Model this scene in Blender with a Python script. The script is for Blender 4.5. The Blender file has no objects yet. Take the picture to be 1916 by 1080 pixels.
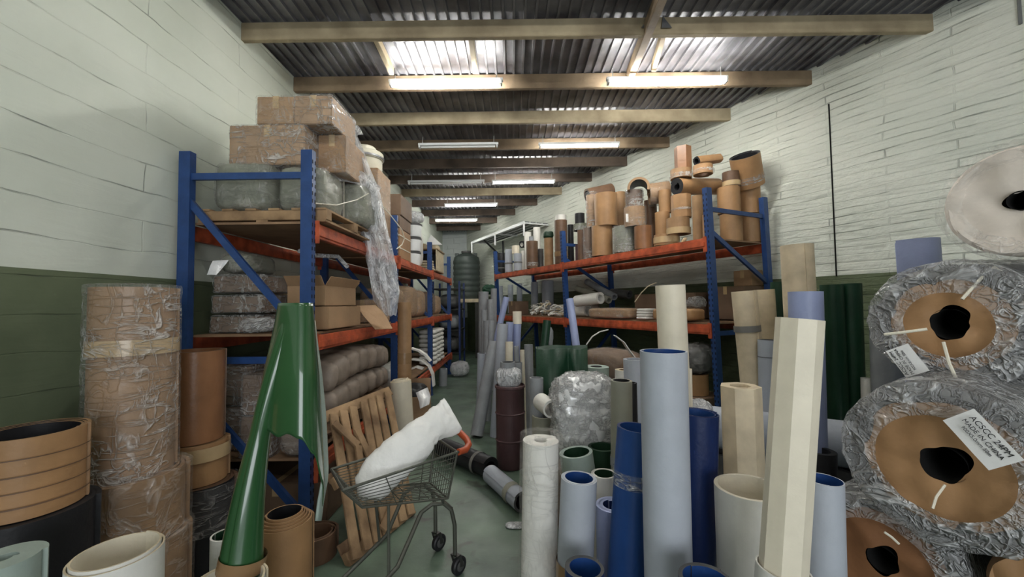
import bpy, bmesh, math, random
from mathutils import Vector, Matrix, noise
random.seed(11)
PI = math.pi
C = bpy.context.scene.collection

# ------------------------------------------------------------------ camera
EYE, FPX, PITCH, ROLL = 1.66, 760.0, math.atan(30/760.0), 0.013
cam_data = bpy.data.cameras.new('camera')
cam_data.sensor_width = 36.0
cam_data.lens = FPX/1916*36.0
cam_data.clip_start = 0.05
cam = bpy.data.objects.new('camera', cam_data); C.objects.link(cam)
CM = Matrix.Rotation(PI/2+PITCH, 4, 'X') @ Matrix.Rotation(-ROLL, 4, 'Z')
cam.matrix_world = Matrix.Translation((0, 0, EYE)) @ CM
bpy.context.scene.camera = cam

# ------------------------------------------------------------------ world and exposure
w = bpy.data.worlds.new('world'); bpy.context.scene.world = w; w.use_nodes = True
w.node_tree.nodes['Background'].inputs[0].default_value = (0.9, 0.95, 1.0, 1)
w.node_tree.nodes['Background'].inputs[1].default_value = 0.06
vs = bpy.context.scene.view_settings
vs.view_transform = 'Standard'; vs.look = 'None'; vs.gamma = 1.0; vs.exposure = 1.95
vs.use_curve_mapping = False
TUBE_POWER = 26.0        # emission of the lit fluorescent tubes
FILL_POWER = 42.0         # added fill light behind the photographer, brightens surfaces facing the camera

ld = bpy.data.lights.new('rear_fill', 'AREA'); ld.shape = 'RECTANGLE'
ld.size = 3.4; ld.size_y = 2.6; ld.energy = FILL_POWER; ld.color = (0.92, 0.96, 1.0)
lo = bpy.data.objects.new('rear_fill', ld); C.objects.link(lo)
lo.location = (1.0, -3.9, 1.6); lo.rotation_euler = (PI/2, 0, 0); lo.rotation_euler = (-PI/2+PI, 0, 0)

# ------------------------------------------------------------------ geometry helpers
def ray(px, py):
    return (CM.to_3x3() @ Vector(((px-958)/FPX, -(py-540)/FPX, -1)))
def at(px, py, Y):
    d = ray(px, py); return Vector((0, 0, EYE)) + d*(Y/d.y)
def onz(px, py, z):
    d = ray(px, py); return Vector((0, 0, EYE)) + d*((z-EYE)/d.z)
def mpp(Y): return Y/FPX

def lin(c):
    out = []
    for v in c:
        v = v/255.0
        out.append(v/12.92 if v <= 0.04045 else ((v+0.055)/1.055)**2.4)
    return (out[0], out[1], out[2], 1)

MAT = {}
def mat(name, col, rough=0.55, metal=0.0, var=0.12, scale=6.0, bump=0.15, bscale=40.0, col2=None, spec=0.4, coat=0.0):
    m = bpy.data.materials.new(name); m.use_nodes = True
    nt = m.node_tree; N = nt.nodes; L = nt.links; p = N['Principled BSDF']
    tc = N.new('ShaderNodeTexCoord')
    def tone(c):
        g = 0.3*c[0]+0.59*c[1]+0.11*c[2]; return tuple((g+(v-g)*0.86)*0.97 for v in c)
    col = tone(col); col2 = tone(col2) if col2 else None
    nz = N.new('ShaderNodeTexNoise'); nz.inputs['Scale'].default_value = scale; nz.inputs['Detail'].default_value = 5
    L.new(tc.outputs['Object'], nz.inputs['Vector'])
    rp = N.new('ShaderNodeValToRGB')
    a = lin(col); b = lin(col2) if col2 else tuple([v*(1-var) for v in a[:3]])+(1,)
    a2 = tuple([min(1, v*(1+var*0.6)) for v in a[:3]])+(1,)
    rp.color_ramp.elements[0].position = 0.32; rp.color_ramp.elements[0].color = b
    rp.color_ramp.elements[1].position = 0.68; rp.color_ramp.elements[1].color = a2
    L.new(nz.outputs['Fac'], rp.inputs['Fac']); L.new(rp.outputs['Color'], p.inputs['Base Color'])
    p.inputs['Roughness'].default_value = rough; p.inputs['Metallic'].default_value = metal
    p.inputs['Specular IOR Level'].default_value = spec
    if coat: p.inputs['Coat Weight'].default_value = coat; p.inputs['Coat Roughness'].default_value = 0.07
    if bump:
        n2 = N.new('ShaderNodeTexNoise'); n2.inputs['Scale'].default_value = bscale; n2.inputs['Detail'].default_value = 4
        L.new(tc.outputs['Object'], n2.inputs['Vector'])
        bp = N.new('ShaderNodeBump'); bp.inputs['Strength'].default_value = bump; bp.inputs['Distance'].default_value = 0.01
        L.new(n2.outputs['Fac'], bp.inputs['Height']); L.new(bp.outputs['Normal'], p.inputs['Normal'])
    MAT[name] = m
    return m

def film_mat(name, tint, lo_f, hi_f, rough=0.12, scale=7.0, metal=0.0, wid=0.075, st=(1, 1, 3.2), bdist=0.03):
    m = bpy.data.materials.new(name); m.use_nodes = True
    nt = m.node_tree; N = nt.nodes; L = nt.links; p = N['Principled BSDF']; out = N['Material Output']
    tr = N.new('ShaderNodeBsdfTransparent'); mx = N.new('ShaderNodeMixShader')
    tc = N.new('ShaderNodeTexCoord')
    def streak(rot, stretch, sc, dist):
        mp = N.new('ShaderNodeMapping'); mp.inputs['Scale'].default_value = stretch; mp.inputs['Rotation'].default_value = rot
        L.new(tc.outputs['Object'], mp.inputs['Vector'])
        nz = N.new('ShaderNodeTexNoise'); nz.inputs['Scale'].default_value = sc; nz.inputs['Detail'].default_value = 3
        nz.inputs['Distortion'].default_value = dist; L.new(mp.outputs['Vector'], nz.inputs['Vector'])
        s = N.new('ShaderNodeMath'); s.operation = 'SUBTRACT'; s.inputs[1].default_value = 0.5; L.new(nz.outputs['Fac'], s.inputs[0])
        a = N.new('ShaderNodeMath'); a.operation = 'ABSOLUTE'; L.new(s.outputs[0], a.inputs[0])
        r = N.new('ShaderNodeMapRange'); r.inputs['From Min'].default_value = 0.0; r.inputs['From Max'].default_value = wid
        r.inputs['To Min'].default_value = 1.0; r.inputs['To Max'].default_value = 0.0; L.new(a.outputs[0], r.inputs['Value'])
        return r
    s1 = streak((0.15, 0.2, 0.3), st, scale, 0.7); s2 = streak((0.9, -0.4, 0.2), (1.6, 1.6, 0.7), scale*1.7, 1.2)
    mxx = N.new('ShaderNodeMath'); mxx.operation = 'MAXIMUM'; L.new(s1.outputs[0], mxx.inputs[0]); L.new(s2.outputs[0], mxx.inputs[1])
    big = N.new('ShaderNodeTexNoise'); big.inputs['Scale'].default_value = 3.0; big.inputs['Detail'].default_value = 2; L.new(tc.outputs['Object'], big.inputs['Vector'])
    bg = N.new('ShaderNodeMapRange'); bg.inputs['From Min'].default_value = 0.38; bg.inputs['From Max'].default_value = 0.62; bg.inputs['To Min'].default_value = 0.25; L.new(big.outputs['Fac'], bg.inputs['Value'])
    mu = N.new('ShaderNodeMath'); mu.operation = 'MULTIPLY'; L.new(mxx.outputs[0], mu.inputs[0]); L.new(bg.outputs[0], mu.inputs[1])
    rg = N.new('ShaderNodeMapRange'); rg.inputs['To Min'].default_value = lo_f; rg.inputs['To Max'].default_value = hi_f
    L.new(mu.outputs[0], rg.inputs['Value']); L.new(rg.outputs['Result'], mx.inputs['Fac'])
    p.inputs['Base Color'].default_value = lin(tint); p.inputs['Roughness'].default_value = rough; p.inputs['Metallic'].default_value = metal
    p.inputs['Specular IOR Level'].default_value = 1.0
    bp = N.new('ShaderNodeBump'); bp.inputs['Strength'].default_value = 1.0; bp.inputs['Distance'].default_value = bdist
    L.new(mxx.outputs[0], bp.inputs['Height']); L.new(bp.outputs['Normal'], p.inputs['Normal'])
    L.new(tr.outputs[0], mx.inputs[1]); L.new(p.outputs[0], mx.inputs[2]); L.new(mx.outputs[0], out.inputs['Surface'])
    MAT[name] = m
    return m

mat('kraft', (162, 123, 82), 0.55, var=0.2, scale=7)
mat('kraft_glossy', (146, 98, 62), 0.32, var=0.22, scale=5)
mat('kraft_dark', (112, 82, 60), 0.5, var=0.25)
mat('kraft_orange', (174, 129, 83), 0.5, var=0.15)
mat('carton', (170, 134, 96), 0.7, var=0.14, scale=4)
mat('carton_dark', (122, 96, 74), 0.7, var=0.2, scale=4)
mat('rubber', (34, 34, 38), 0.5, var=0.25)
mat('rubber_grey', (82, 82, 82), 0.45, var=0.2)
mat('grey_pvc', (172, 179, 190), 0.5, var=0.08)
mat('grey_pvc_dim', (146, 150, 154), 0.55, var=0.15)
mat('lavender_pvc', (150, 163, 205), 0.42, var=0.06)
mat('blue_pvc', (30, 72, 142), 0.4, var=0.12)
mat('navy_pvc', (22, 46, 104), 0.4, var=0.15)
mat('cream_pvc', (232, 222, 198), 0.5, var=0.07, scale=9)
mat('cream_worn', (212, 194, 160), 0.6, var=0.18, scale=9)
mat('white_pvc', (226, 224, 216), 0.5, var=0.08)
mat('olive_grey', (150, 150, 134), 0.6, var=0.12)
mat('green_pvc', (40, 90, 45), 0.28, var=0.1, scale=3, bump=0.04, bscale=5, coat=1.0)
mat('dark_green', (20, 62, 40), 0.4, var=0.2, scale=4)
mat('green_ring', (26, 62, 38), 0.5, var=0.2)
mat('mint_grey', (160, 178, 168), 0.55, var=0.1)
mat('drum_red', (92, 64, 66), 0.42, var=0.2)
mat('rack_blue', (36, 72, 134), 0.38, var=0.15, scale=12)
mat('rack_orange', (206, 88, 48), 0.45, var=0.25, scale=9, col2=(150, 62, 34))
mat('slot', (12, 22, 45), 0.8, bump=0)
mat('board', (150, 116, 84), 0.75, var=0.25, scale=5)
mat('timber', (150, 128, 100), 0.75, var=0.25, scale=3, col2=(112, 92, 70))
mat('timber_light', (176, 160, 128), 0.75, var=0.2, scale=3, col2=(140, 124, 96))
mat('pallet_wood', (172, 138, 98), 0.8, var=0.25, scale=5, col2=(112, 84, 56))
mat('steel', (150, 152, 155), 0.35, metal=0.8, var=0.1)
mat('dark_steel', (62, 62, 58), 0.4, metal=0.7, var=0.2)
mat('trolley_grey', (96, 98, 88), 0.45, metal=0.5, var=0.2)
mat('white_paint', (225, 228, 228), 0.5, var=0.05)
mat('grey_paint', (120, 124, 124), 0.6, var=0.2)
mat('orange_plastic', (196, 78, 38), 0.4, var=0.15)
mat('black_plastic', (28, 28, 30), 0.5, var=0.2)
mat('black_hole', (8, 7, 6), 0.9, bump=0)
mat('sack_white', (246, 245, 240), 0.5, var=0.05, bump=0.6, bscale=16)
mat('bag_grey', (134, 138, 122), 0.3, var=0.22, scale=5, bump=0.5, bscale=10)
mat('bale', (150, 134, 120), 0.5, var=0.2, scale=6, bump=0.5, bscale=14)
mat('tank_green', (62, 72, 68), 0.5, var=0.12)
mat('tape_clear', (196, 166, 120), 0.18, var=0.1)
mat('tape_brown', (150, 116, 78), 0.25, var=0.1)
mat('strap_grey', (120, 118, 112), 0.5, var=0.1)
mat('strap_white', (232, 226, 205), 0.4, var=0.05)
mat('paper', (238, 238, 236), 0.6, var=0.03)
mat('ink', (40, 40, 42), 0.6, bump=0)
mat('barrel', (188, 184, 164), 0.45, var=0.1)
mat('net_green', (30, 78, 54), 0.6, var=0.3)
mat('silver', (238, 239, 240), 0.18, metal=0.1, var=0.1, scale=12, bump=0.7, bscale=16)
mat('coil_white', (216, 204, 190), 0.6, var=0.1, scale=8)
film_mat('film', (238, 238, 236), 0.10, 0.62, 0.1, 3.6, wid=0.05, st=(1, 1, 5.0), bdist=0.02)
film_mat('film_thin', (238, 234, 228), 0.06, 0.36, 0.1, 3.0, wid=0.045, st=(1, 1, 6.0), bdist=0.015)
film_mat('film_white', (246, 247, 250), 0.5, 1.0, 0.15, 5, bdist=0.015, st=(2.2, 2.2, 0.8))
film_mat('film_heavy', (225, 226, 226), 0.22, 0.95, 0.1, 6)

def emit_mat(name, col, power):
    m = bpy.data.materials.new(name); m.use_nodes = True
    p = m.node_tree.nodes['Principled BSDF']
    p.inputs['Base Color'].default_value = (0.9, 0.9, 0.9, 1)
    p.inputs['Emission Color'].default_value = col; p.inputs['Emission Strength'].default_value = power
    MAT[name] = m
emit_mat('tube_lit', (1.0, 0.985, 0.93, 1), TUBE_POWER)

def finish(me, mats, smooth=True, angle=38):
    for m in mats: me.materials.append(MAT[m] if isinstance(m, str) else m)
    if smooth:
        me.polygons.foreach_set('use_smooth', [True]*len(me.polygons))
        me.set_sharp_from_angle(angle=math.radians(angle))
    me.update()

def link(name, me, parent=None):
    o = bpy.data.objects.new(name, me); C.objects.link(o)
    if parent is not None: o.parent = parent
    return o

def mk(name, verts, faces, mats, mi=None, smooth=True, parent=None, angle=38):
    me = bpy.data.meshes.new(name); me.from_pydata([tuple(v) for v in verts], [], faces)
    if mi: me.polygons.foreach_set('material_index', mi)
    if isinstance(mats, str): mats = [mats]
    finish(me, mats, smooth, angle)
    return link(name, me, parent)

def tag(o, label, cat, group=None, kind=None):
    if label: o['label'] = label
    if cat: o['category'] = cat
    if group: o['group'] = group
    if kind: o['kind'] = kind
    return o

def empty(name, loc, label, cat, group=None, rot=None):
    o = bpy.data.objects.new(name, None); C.objects.link(o); o.location = loc
    o.empty_display_size = 0.1
    if rot is not None: o.rotation_euler = rot
    return tag(o, label, cat, group)

class MB:
    """collects shapes into one mesh"""
    def __init__(s): s.v = []; s.f = []; s.m = []
    def add(s, vs, fs, mi=0):
        k = len(s.v); s.v += [Vector(v) for v in vs]
        s.f += [tuple(i+k for i in f) for f in fs]; s.m += [mi]*len(fs)
    def box(s, c, d, mi=0, rz=0, M=None):
        hx, hy, hz = d[0]/2, d[1]/2, d[2]/2
        vs = [Vector((x*hx, y*hy, z*hz)) for z in (-1, 1) for y in (-1, 1) for x in (-1, 1)]
        R = Matrix.Rotation(rz, 3, 'Z') if M is None else M
        vs = [R @ v + Vector(c) for v in vs]
        s.add(vs, [(0, 2, 3, 1), (4, 5, 7, 6), (0, 1, 5, 4), (2, 6, 7, 3), (0, 4, 6, 2), (1, 3, 7, 5)], mi)
    def bar(s, a, b, wd, th, mi=0, up=Vector((0, 0, 1))):
        """rectangular bar from a to b; wd across, th along the up hint"""
        a = Vector(a); b = Vector(b); t = (b-a).normalized()
        x = t.cross(up)
        if x.length < 1e-4: x = t.cross(Vector((0, 1, 0)))
        x.normalize(); y = x.cross(t).normalized()
        vs = []
        for p in (a, b):
            for (i, j) in ((-1, -1), (1, -1), (1, 1), (-1, 1)):
                vs.append(p + x*(wd/2*i) + y*(th/2*j))
        s.add(vs, [(0, 1, 2, 3), (7, 6, 5, 4), (0, 4, 5, 1), (1, 5, 6, 2), (2, 6, 7, 3), (3, 7, 4, 0)], mi)
    def tube(s, pts, r, seg=8, mi=0, cap=True):
        pts = [Vector(p) for p in pts]; n = len(pts); rr = r if isinstance(r, (list, tuple)) else [r]*n
        up = Vector((0, 0, 1)); vs = []
        prev = None
        for i, p in enumerate(pts):
            t = (pts[min(i+1, n-1)] - pts[max(i-1, 0)]).normalized()
            if prev is None:
                x = t.cross(up)
                if x.length < 1e-3: x = t.cross(Vector((0, 1, 0)))
            else:
                x = prev - t*prev.dot(t)
            x.normalize(); prev = x; y = t.cross(x)
            for k in range(seg):
                a = 2*PI*k/seg; vs.append(p + x*(rr[i]*math.cos(a)) + y*(rr[i]*math.sin(a)))
        fs = []
        for i in range(n-1):
            for k in range(seg):
                k2 = (k+1) % seg; fs.append((i*seg+k, i*seg+k2, (i+1)*seg+k2, (i+1)*seg+k))
        if cap: fs += [tuple(range(seg-1, -1, -1)), tuple((n-1)*seg+k for k in range(seg))]
        s.add(vs, fs, mi)
    def lathe(s, prof, seg=32, mi=0, c=(0, 0, 0), M=None):
        """prof = [(r,z)...] about local z"""
        c = Vector(c); n = len(prof); vs = []
        for (r, z) in prof:
            for k in range(seg):
                a = 2*PI*k/seg; v = Vector((r*math.cos(a), r*math.sin(a), z))
                vs.append((M @ v if M else v) + c)
        fs = []
        for i in range(n-1):
            for k in range(seg):
                k2 = (k+1) % seg; fs.append((i*seg+k, i*seg+k2, (i+1)*seg+k2, (i+1)*seg+k))
        s.add(vs, fs, mi)
    def build(s, name, mats, parent=None, smooth=True, bevel=0, angle=38):
        me = bpy.data.meshes.new(name); me.from_pydata([tuple(v) for v in s.v], [], s.f)
        me.polygons.foreach_set('material_index', s.m)
        if isinstance(mats, str): mats = [mats]
        if bevel:
            bm = bmesh.new(); bm.from_mesh(me)
            ed = [e for e in bm.edges if len(e.link_faces) == 2 and e.calc_face_angle(0) > 0.7]
            bmesh.ops.bevel(bm, geom=ed, offset=bevel, segments=2, affect='EDGES', clamp_overlap=True)
            bm.to_mesh(me); bm.free()
        finish(me, mats, smooth, angle)
        return link(name, me, parent)

def axis_matrix(b, t, spin=0):
    z = (t-b).normalized(); h = Vector((0, 1, 0)) if abs(z.z) > 0.7 else Vector((0, 0, 1))
    x = h.cross(z).normalized() if abs(z.z) <= 0.7 else Vector((1, 0, 0))
    x = (x - z*x.dot(z)).normalized(); y = z.cross(x)
    M = Matrix((x, y, z)).transposed().to_4x4()
    return Matrix.Translation(b) @ M @ Matrix.Rotation(spin, 4, 'Z')

def spiral_geo(h, R, r, turns, seg=40, shape=None, tele=0.0, tight=0.86, a0=0.6, flare=0.0):
    """wound sheet: one band spiralling inwards, extruded along z. slots: 0 outer face, 1 inner face, 2 edges"""
    n = max(3, int(turns*seg)); pitch = (R-r)/max(turns, 1)
    t = max(pitch*tight, 0.002) if turns >= 1.01 else (R-r)
    vs = []; fs = []; mi = []
    for i in range(n+1):
        a = a0 + 2*PI*turns*i/n; ro = R - (R-r-t)*i/n if turns > 1.01 else R
        ri = ro - t; k = shape(a) if shape else 1.0
        z0 = 0.0; z1 = h + tele*(i/n)
        for (q, z, fl) in ((ro, z0, 0), (ro, z1, flare), (ri, z0, 0), (ri, z1, flare)):
            vs.append((math.cos(a)*(q+fl)*k, math.sin(a)*(q+fl)*k, z))
    for i in range(n):
        a = i*4; b = a+4
        fs += [(a, b, b+1, a+1), (a+2, a+3, b+3, b+2), (a+1, b+1, b+3, a+3), (a, a+2, b+2, b)]
        mi += [0, 1, 2, 2]
    fs += [(0, 1, 3, 2), (n*4, n*4+2, n*4+3, n*4+1)]; mi += [2, 2]
    return vs, fs, mi

def ngon_shape(n, off=0.0, k=1.0):
    def f(a):
        s = 2*PI/n; x = ((a-off) % s) - s/2
        return (1-k) + k*math.cos(s/2)/math.cos(x)*1.0
    return f
def oval(kx, off=0):
    return lambda a: 1.0/math.sqrt((math.cos(a-off)/1.0)**2 + (math.sin(a-off)/kx)**2)

def ridged(v, s, seed=0):
    p = Vector((v[0]*s+seed*3.1, v[1]*s-seed*1.7, v[2]*s+seed))
    return (1-abs(noise.noise(p)))*0.6 + (1-abs(noise.noise(p*2.3)))*0.3 - 0.75

def film_tube(h, R, amp=0.006, z0=-0.01, caps=(0.0, 0.75), seed=0, seg=56, nz=None, mi=0):
    """crumpled film round a roll; caps = how far the film closes over bottom / top (0..1 of radius)"""
    nz = nz or max(6, int(h/0.035)); prof = []
    if caps[0]: prof += [(R*(1-caps[0]), z0), (R*0.97, z0)]
    prof += [(R, z0+(h-2*z0)*i/nz) for i in range(nz+1)]
    if caps[1]: prof += [(R*0.97, h-z0), (R*(1-caps[1]*0.5), h-z0+0.004), (R*(1-caps[1]), h-z0)]
    vs = []; fs = []
    for (r, z) in prof:
        for k in range(seg):
            a = 2*PI*k/seg; d = ridged((math.cos(a)*R*1.0, math.sin(a)*R*1.0, z*1.2), 14, seed)*amp*2 + amp*1.6
            vs.append((math.cos(a)*(r+d), math.sin(a)*(r+d), z + (d*0.6 if r < R*0.98 else 0)))
    n = len(prof)
    for i in range(n-1):
        for k in range(seg):
            k2 = (k+1) % seg; fs.append((i*seg+k, i*seg+k2, (i+1)*seg+k2, (i+1)*seg+k))
    return vs, fs

def axis_px(T, B, Y, Yb=None, zb=0.0):
    t = at(T[0], T[1], Y); b = at(B[0], B[1], Yb if Yb else Y)
    k = (zb - t.z)/(b.z - t.z) if abs(b.z-t.z) > 1e-4 else 1
    return t + (b-t)*k, t

def roll(name, label, cat, base, top, R, mats=('kraft', 'kraft', 'kraft'), r=None, turns=3, shape=None, group=None,
         bands=(), film=None, core=None, seg=40, tele=0, tight=0.86, spin=0.6, angle=38, flare=0, sleeve=None, filmcap=0.75, spun=0):
    """wound sheet standing or lying from base to top. bands=[(z0,z1,mat)], film=(z0,z1,mat), core=(radius, mat, out)"""
    base = Vector(base); top = Vector(top); h = (top-base).length; M = axis_matrix(base, top, spun)
    r = R*0.7 if r is None else r
    if isinstance(mats, str): mats = (mats,)*3
    vs, fs, mi = spiral_geo(h, R, r, turns, seg, shape, tele, tight, spin, flare)
    simple = not (bands or film or core or sleeve)
    if simple:
        o = mk(name, vs, fs, list(mats), mi, angle=angle); o.matrix_world = M
        return tag(o, label, cat, group)
    e = empty(name, (0, 0, 0), label, cat, group); e.matrix_world = M
    mk('wound_sheet', vs, fs, list(mats), mi, parent=e, angle=angle)
    for (z0, z1, m) in bands:
        b = MB(); q = R*(1.012)+0.0012
        n = 40; vv = []; ff = []
        for k in range(n):
            a = 2*PI*k/n; kk = shape(a) if shape else 1
            for z in (z0, z1): vv.append((math.cos(a)*q*kk, math.sin(a)*q*kk, z))
        for k in range(n): k2 = (k+1) % n; ff.append((2*k, 2*k2, 2*k2+1, 2*k+1))
        mk('tape_band', vv, ff, m, parent=e)
    if film:
        z0, z1, m = film
        vv, ff = film_tube(z1-z0, R*1.01, seed=random.random()*50, caps=(0, filmcap if z1 >= h-0.001 else 0))
        mk('stretch_film', [(x, y, z+z0) for x, y, z in vv], ff, m, parent=e)
    if core:
        cr, cm, out = core
        vv, ff, mm = spiral_geo(h+out, cr, cr*0.86, 1.0, 28)
        mk('core_tube', vv, ff, cm, mm, parent=e)
    if sleeve:
        z0, z1, sr, sm = sleeve
        vv, ff, mm = spiral_geo(z1-z0, sr, sr-0.006, 1.0, 36)
        mk('sleeve', [(x, y, z+z0) for x, y, z in vv], ff, sm, mm, parent=e)
    return e

def rpx(name, label, T, B, w, Y, Yb=None, zb=0.0, cat='roll', **k):
    """roll given by the middle of its top end, a lower point on its axis, its width and its distance"""
    b, t = axis_px(T, B, Y, Yb, zb)
    return roll(name, label, cat, b, t, w/2*mpp(Y), **k)

def puffy_box(size, n=6, puff=0.02, amp=0.01, seed=0, expo=5.0):
    """soft rounded block about the centre of its base"""
    sx, sy, sz = size[0]/2, size[1]/2, size[2]/2
    bm = bmesh.new(); bmesh.ops.create_cube(bm, size=2.0)
    bmesh.ops.subdivide_edges(bm, edges=bm.edges[:], cuts=n, use_grid_fill=True)
    for v in bm.verts:
        p = v.co.copy(); q = (abs(p.x)**expo+abs(p.y)**expo+abs(p.z)**expo)**(1/expo)
        p = p/q
        d = ridged((p.x*sx, p.y*sy, p.z*sz), 9, seed)*amp
        nrm = Vector((p.x, p.y, p.z)).normalized()
        v.co = Vector((p.x*sx, p.y*sy, p.z*sz+sz)) + nrm*d*1.0
    me = bpy.data.meshes.new('soft'); bm.to_mesh(me); bm.free()
    return me

def soft(name, label, cat, loc, size, m, rz=0, group=None, amp=0.012, seed=None, expo=5.0, n=9, film=None, straps=(), parent=None, rx=0, ry=0):
    me = puffy_box(size, n, 0, amp, random.random()*40 if seed is None else seed, expo); me.name = name
    finish(me, [m], True, 60)
    if film or straps:
        e = empty(name, loc, label, cat, group, (rx, ry, rz)); me.name = 'bundle'
        link('bundle', me, e)
        if film:
            m2 = puffy_box([s+0.02 for s in size], n+4, 0, amp*1.6, random.random()*40, expo); finish(m2, [film], True, 70)
            f = link('stretch_film', m2, e); f.location = (0, 0, -0.01)
        for (x, wd, sm) in straps:
            b = MB(); sy, sz = size[1]+0.012, size[2]+0.012
            b.box((x, 0, size[2]+0.004), (wd, sy, 0.004)); b.box((x, -sy/2, size[2]/2), (wd, 0.004, size[2]))
            b.box((x, sy/2, size[2]/2), (wd, 0.004, size[2])); b.build('strap', sm, e)
        return e
    o = link(name, me, parent); o.location = loc; o.rotation_euler = (rx, ry, rz)
    if label: tag(o, label, cat, group)
    return o

def carton(name, label, loc, size, rz=0, m='carton', group=None, film=None, flaps=(), tape=True, straps=(), cat='box', rx=0, ry=0, openings=False):
    """cardboard box on the middle of its base; flaps = [(side, angle)] side in +x,-x,+y,-y"""
    e = empty(name, loc, label, cat, group, (rx, ry, rz)); sx, sy, sz = size
    b = MB()
    if openings:
        t = 0.006
        b.box((0, 0, t/2), (sx, sy, t)); b.box((0, -sy/2+t/2, sz/2), (sx, t, sz)); b.box((0, sy/2-t/2, sz/2), (sx, t, sz))
        b.box((-sx/2+t/2, 0, sz/2), (t, sy-2*t, sz)); b.box((sx/2-t/2, 0, sz/2), (t, sy-2*t, sz))
        b.build('carton_body', m, e, smooth=False)
    else:
        b.box((0, 0, sz/2), size); b.build('carton_body', m, e, bevel=0.006)
    if tape and not openings:
        t = MB(); t.box((0, 0, sz+0.0012), (0.05, sy+0.004, 0.002))
        for s in (-1, 1): t.box((0, s*(sy/2+0.0012), sz-0.05), (0.05, 0.002, 0.1))
        t.build('packing_tape', 'tape_clear', e, smooth=False)
    for (side, ang, ln) in flaps:
        f = MB(); t = 0.005; ax = side[1]; sg = 1 if side[0] == '+' else -1
        wid = sy if ax == 'x' else sx
        d = Vector((sg*math.cos(ang), 0, math.sin(ang))) if ax == 'x' else Vector((0, sg*math.cos(ang), math.sin(ang)))
        a = Vector((sg*sx/2, 0, sz)) if ax == 'x' else Vector((0, sg*sy/2, sz))
        f.bar(a, a+d*ln, wid*0.98, t, up=d.cross(Vector((0, 1, 0) if ax == 'x' else (1, 0, 0))))
        f.build('flap', m, e, smooth=False)
    for (ax, p) in straps:
        s = MB()
        if ax == 'z':
            for q in (-1, 1):
                s.box((0, q*(sy/2+0.003), p), (sx+0.01, 0.003, 0.014)); s.box((q*(sx/2+0.003), 0, p), (0.003, sy+0.01, 0.014))
        else:
            s.box((p, 0, sz+0.004), (0.014, sy+0.01, 0.003))
            for q in (-1, 1): s.box((p, q*(sy/2+0.004), sz/2), (0.014, 0.003, sz))
        s.build('strap', 'strap_white', e, smooth=False)
    if film:
        m2 = puffy_box((sx+0.03, sy+0.03, sz+0.03), 12, 0, 0.022, random.random()*40, 16); finish(m2, [film], True, 70)
        f = link('stretch_film', m2, e); f.location = (0, 0, -0.012)
    return e

def text_mesh(s, size):
    cu = bpy.data.curves.new('t', 'FONT'); cu.body = s; cu.size = size; cu.extrude = 0.0006; cu.align_x = 'CENTER'; cu.align_y = 'CENTER'
    o = bpy.data.objects.new('t', cu); C.objects.link(o)
    bpy.context.view_layer.update()
    me = bpy.data.meshes.new_from_object(o.evaluated_get(bpy.context.evaluated_depsgraph_get()))
    bpy.data.objects.remove(o); return me

def drape(name, rows, m, nu=14, nv=6, amp=0.03, fold=9, seed=0, parent=None, bulge=0.0, smooth=True):
    """sheet through rows of (left point, right point); folds run down it"""
    vs = []; fs = []; R = []
    for i in range(len(rows)-1):
        for j in range(nv):
            t = j/nv; R.append((Vector(rows[i][0]).lerp(Vector(rows[i+1][0]), t), Vector(rows[i][1]).lerp(Vector(rows[i+1][1]), t)))
    R.append((Vector(rows[-1][0]), Vector(rows[-1][1])))
    for i, (a, b) in enumerate(R):
        for k in range(nu+1):
            u = k/nu; p = a.lerp(b, u)
            d = math.sin(u*fold+seed+noise.noise(Vector((0, i*0.15, seed)))*3)*amp + ridged((p.x, p.y, p.z), 11, seed)*amp*1.4
            p = p + Vector((d*0.35, -d - bulge*math.sin(PI*u), d*0.25)); vs.append(p)
    n = nu+1
    for i in range(len(R)-1):
        for k in range(nu): fs.append((i*n+k, i*n+k+1, (i+1)*n+k+1, (i+1)*n+k))
    return mk(name, vs, fs, m, parent=parent, smooth=smooth, angle=70)
# ------------------------------------------------------------------ the shell
HL = 2.56                                        # underside of purlins above the eye
ZP = EYE + HL; ZR = ZP + 0.20
XL = -2.56; YB = 15.0; YF = -4.2
def XR(y): return 5.99 - 0.51*y

def struct(o): o['kind'] = 'structure'; return o

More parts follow.
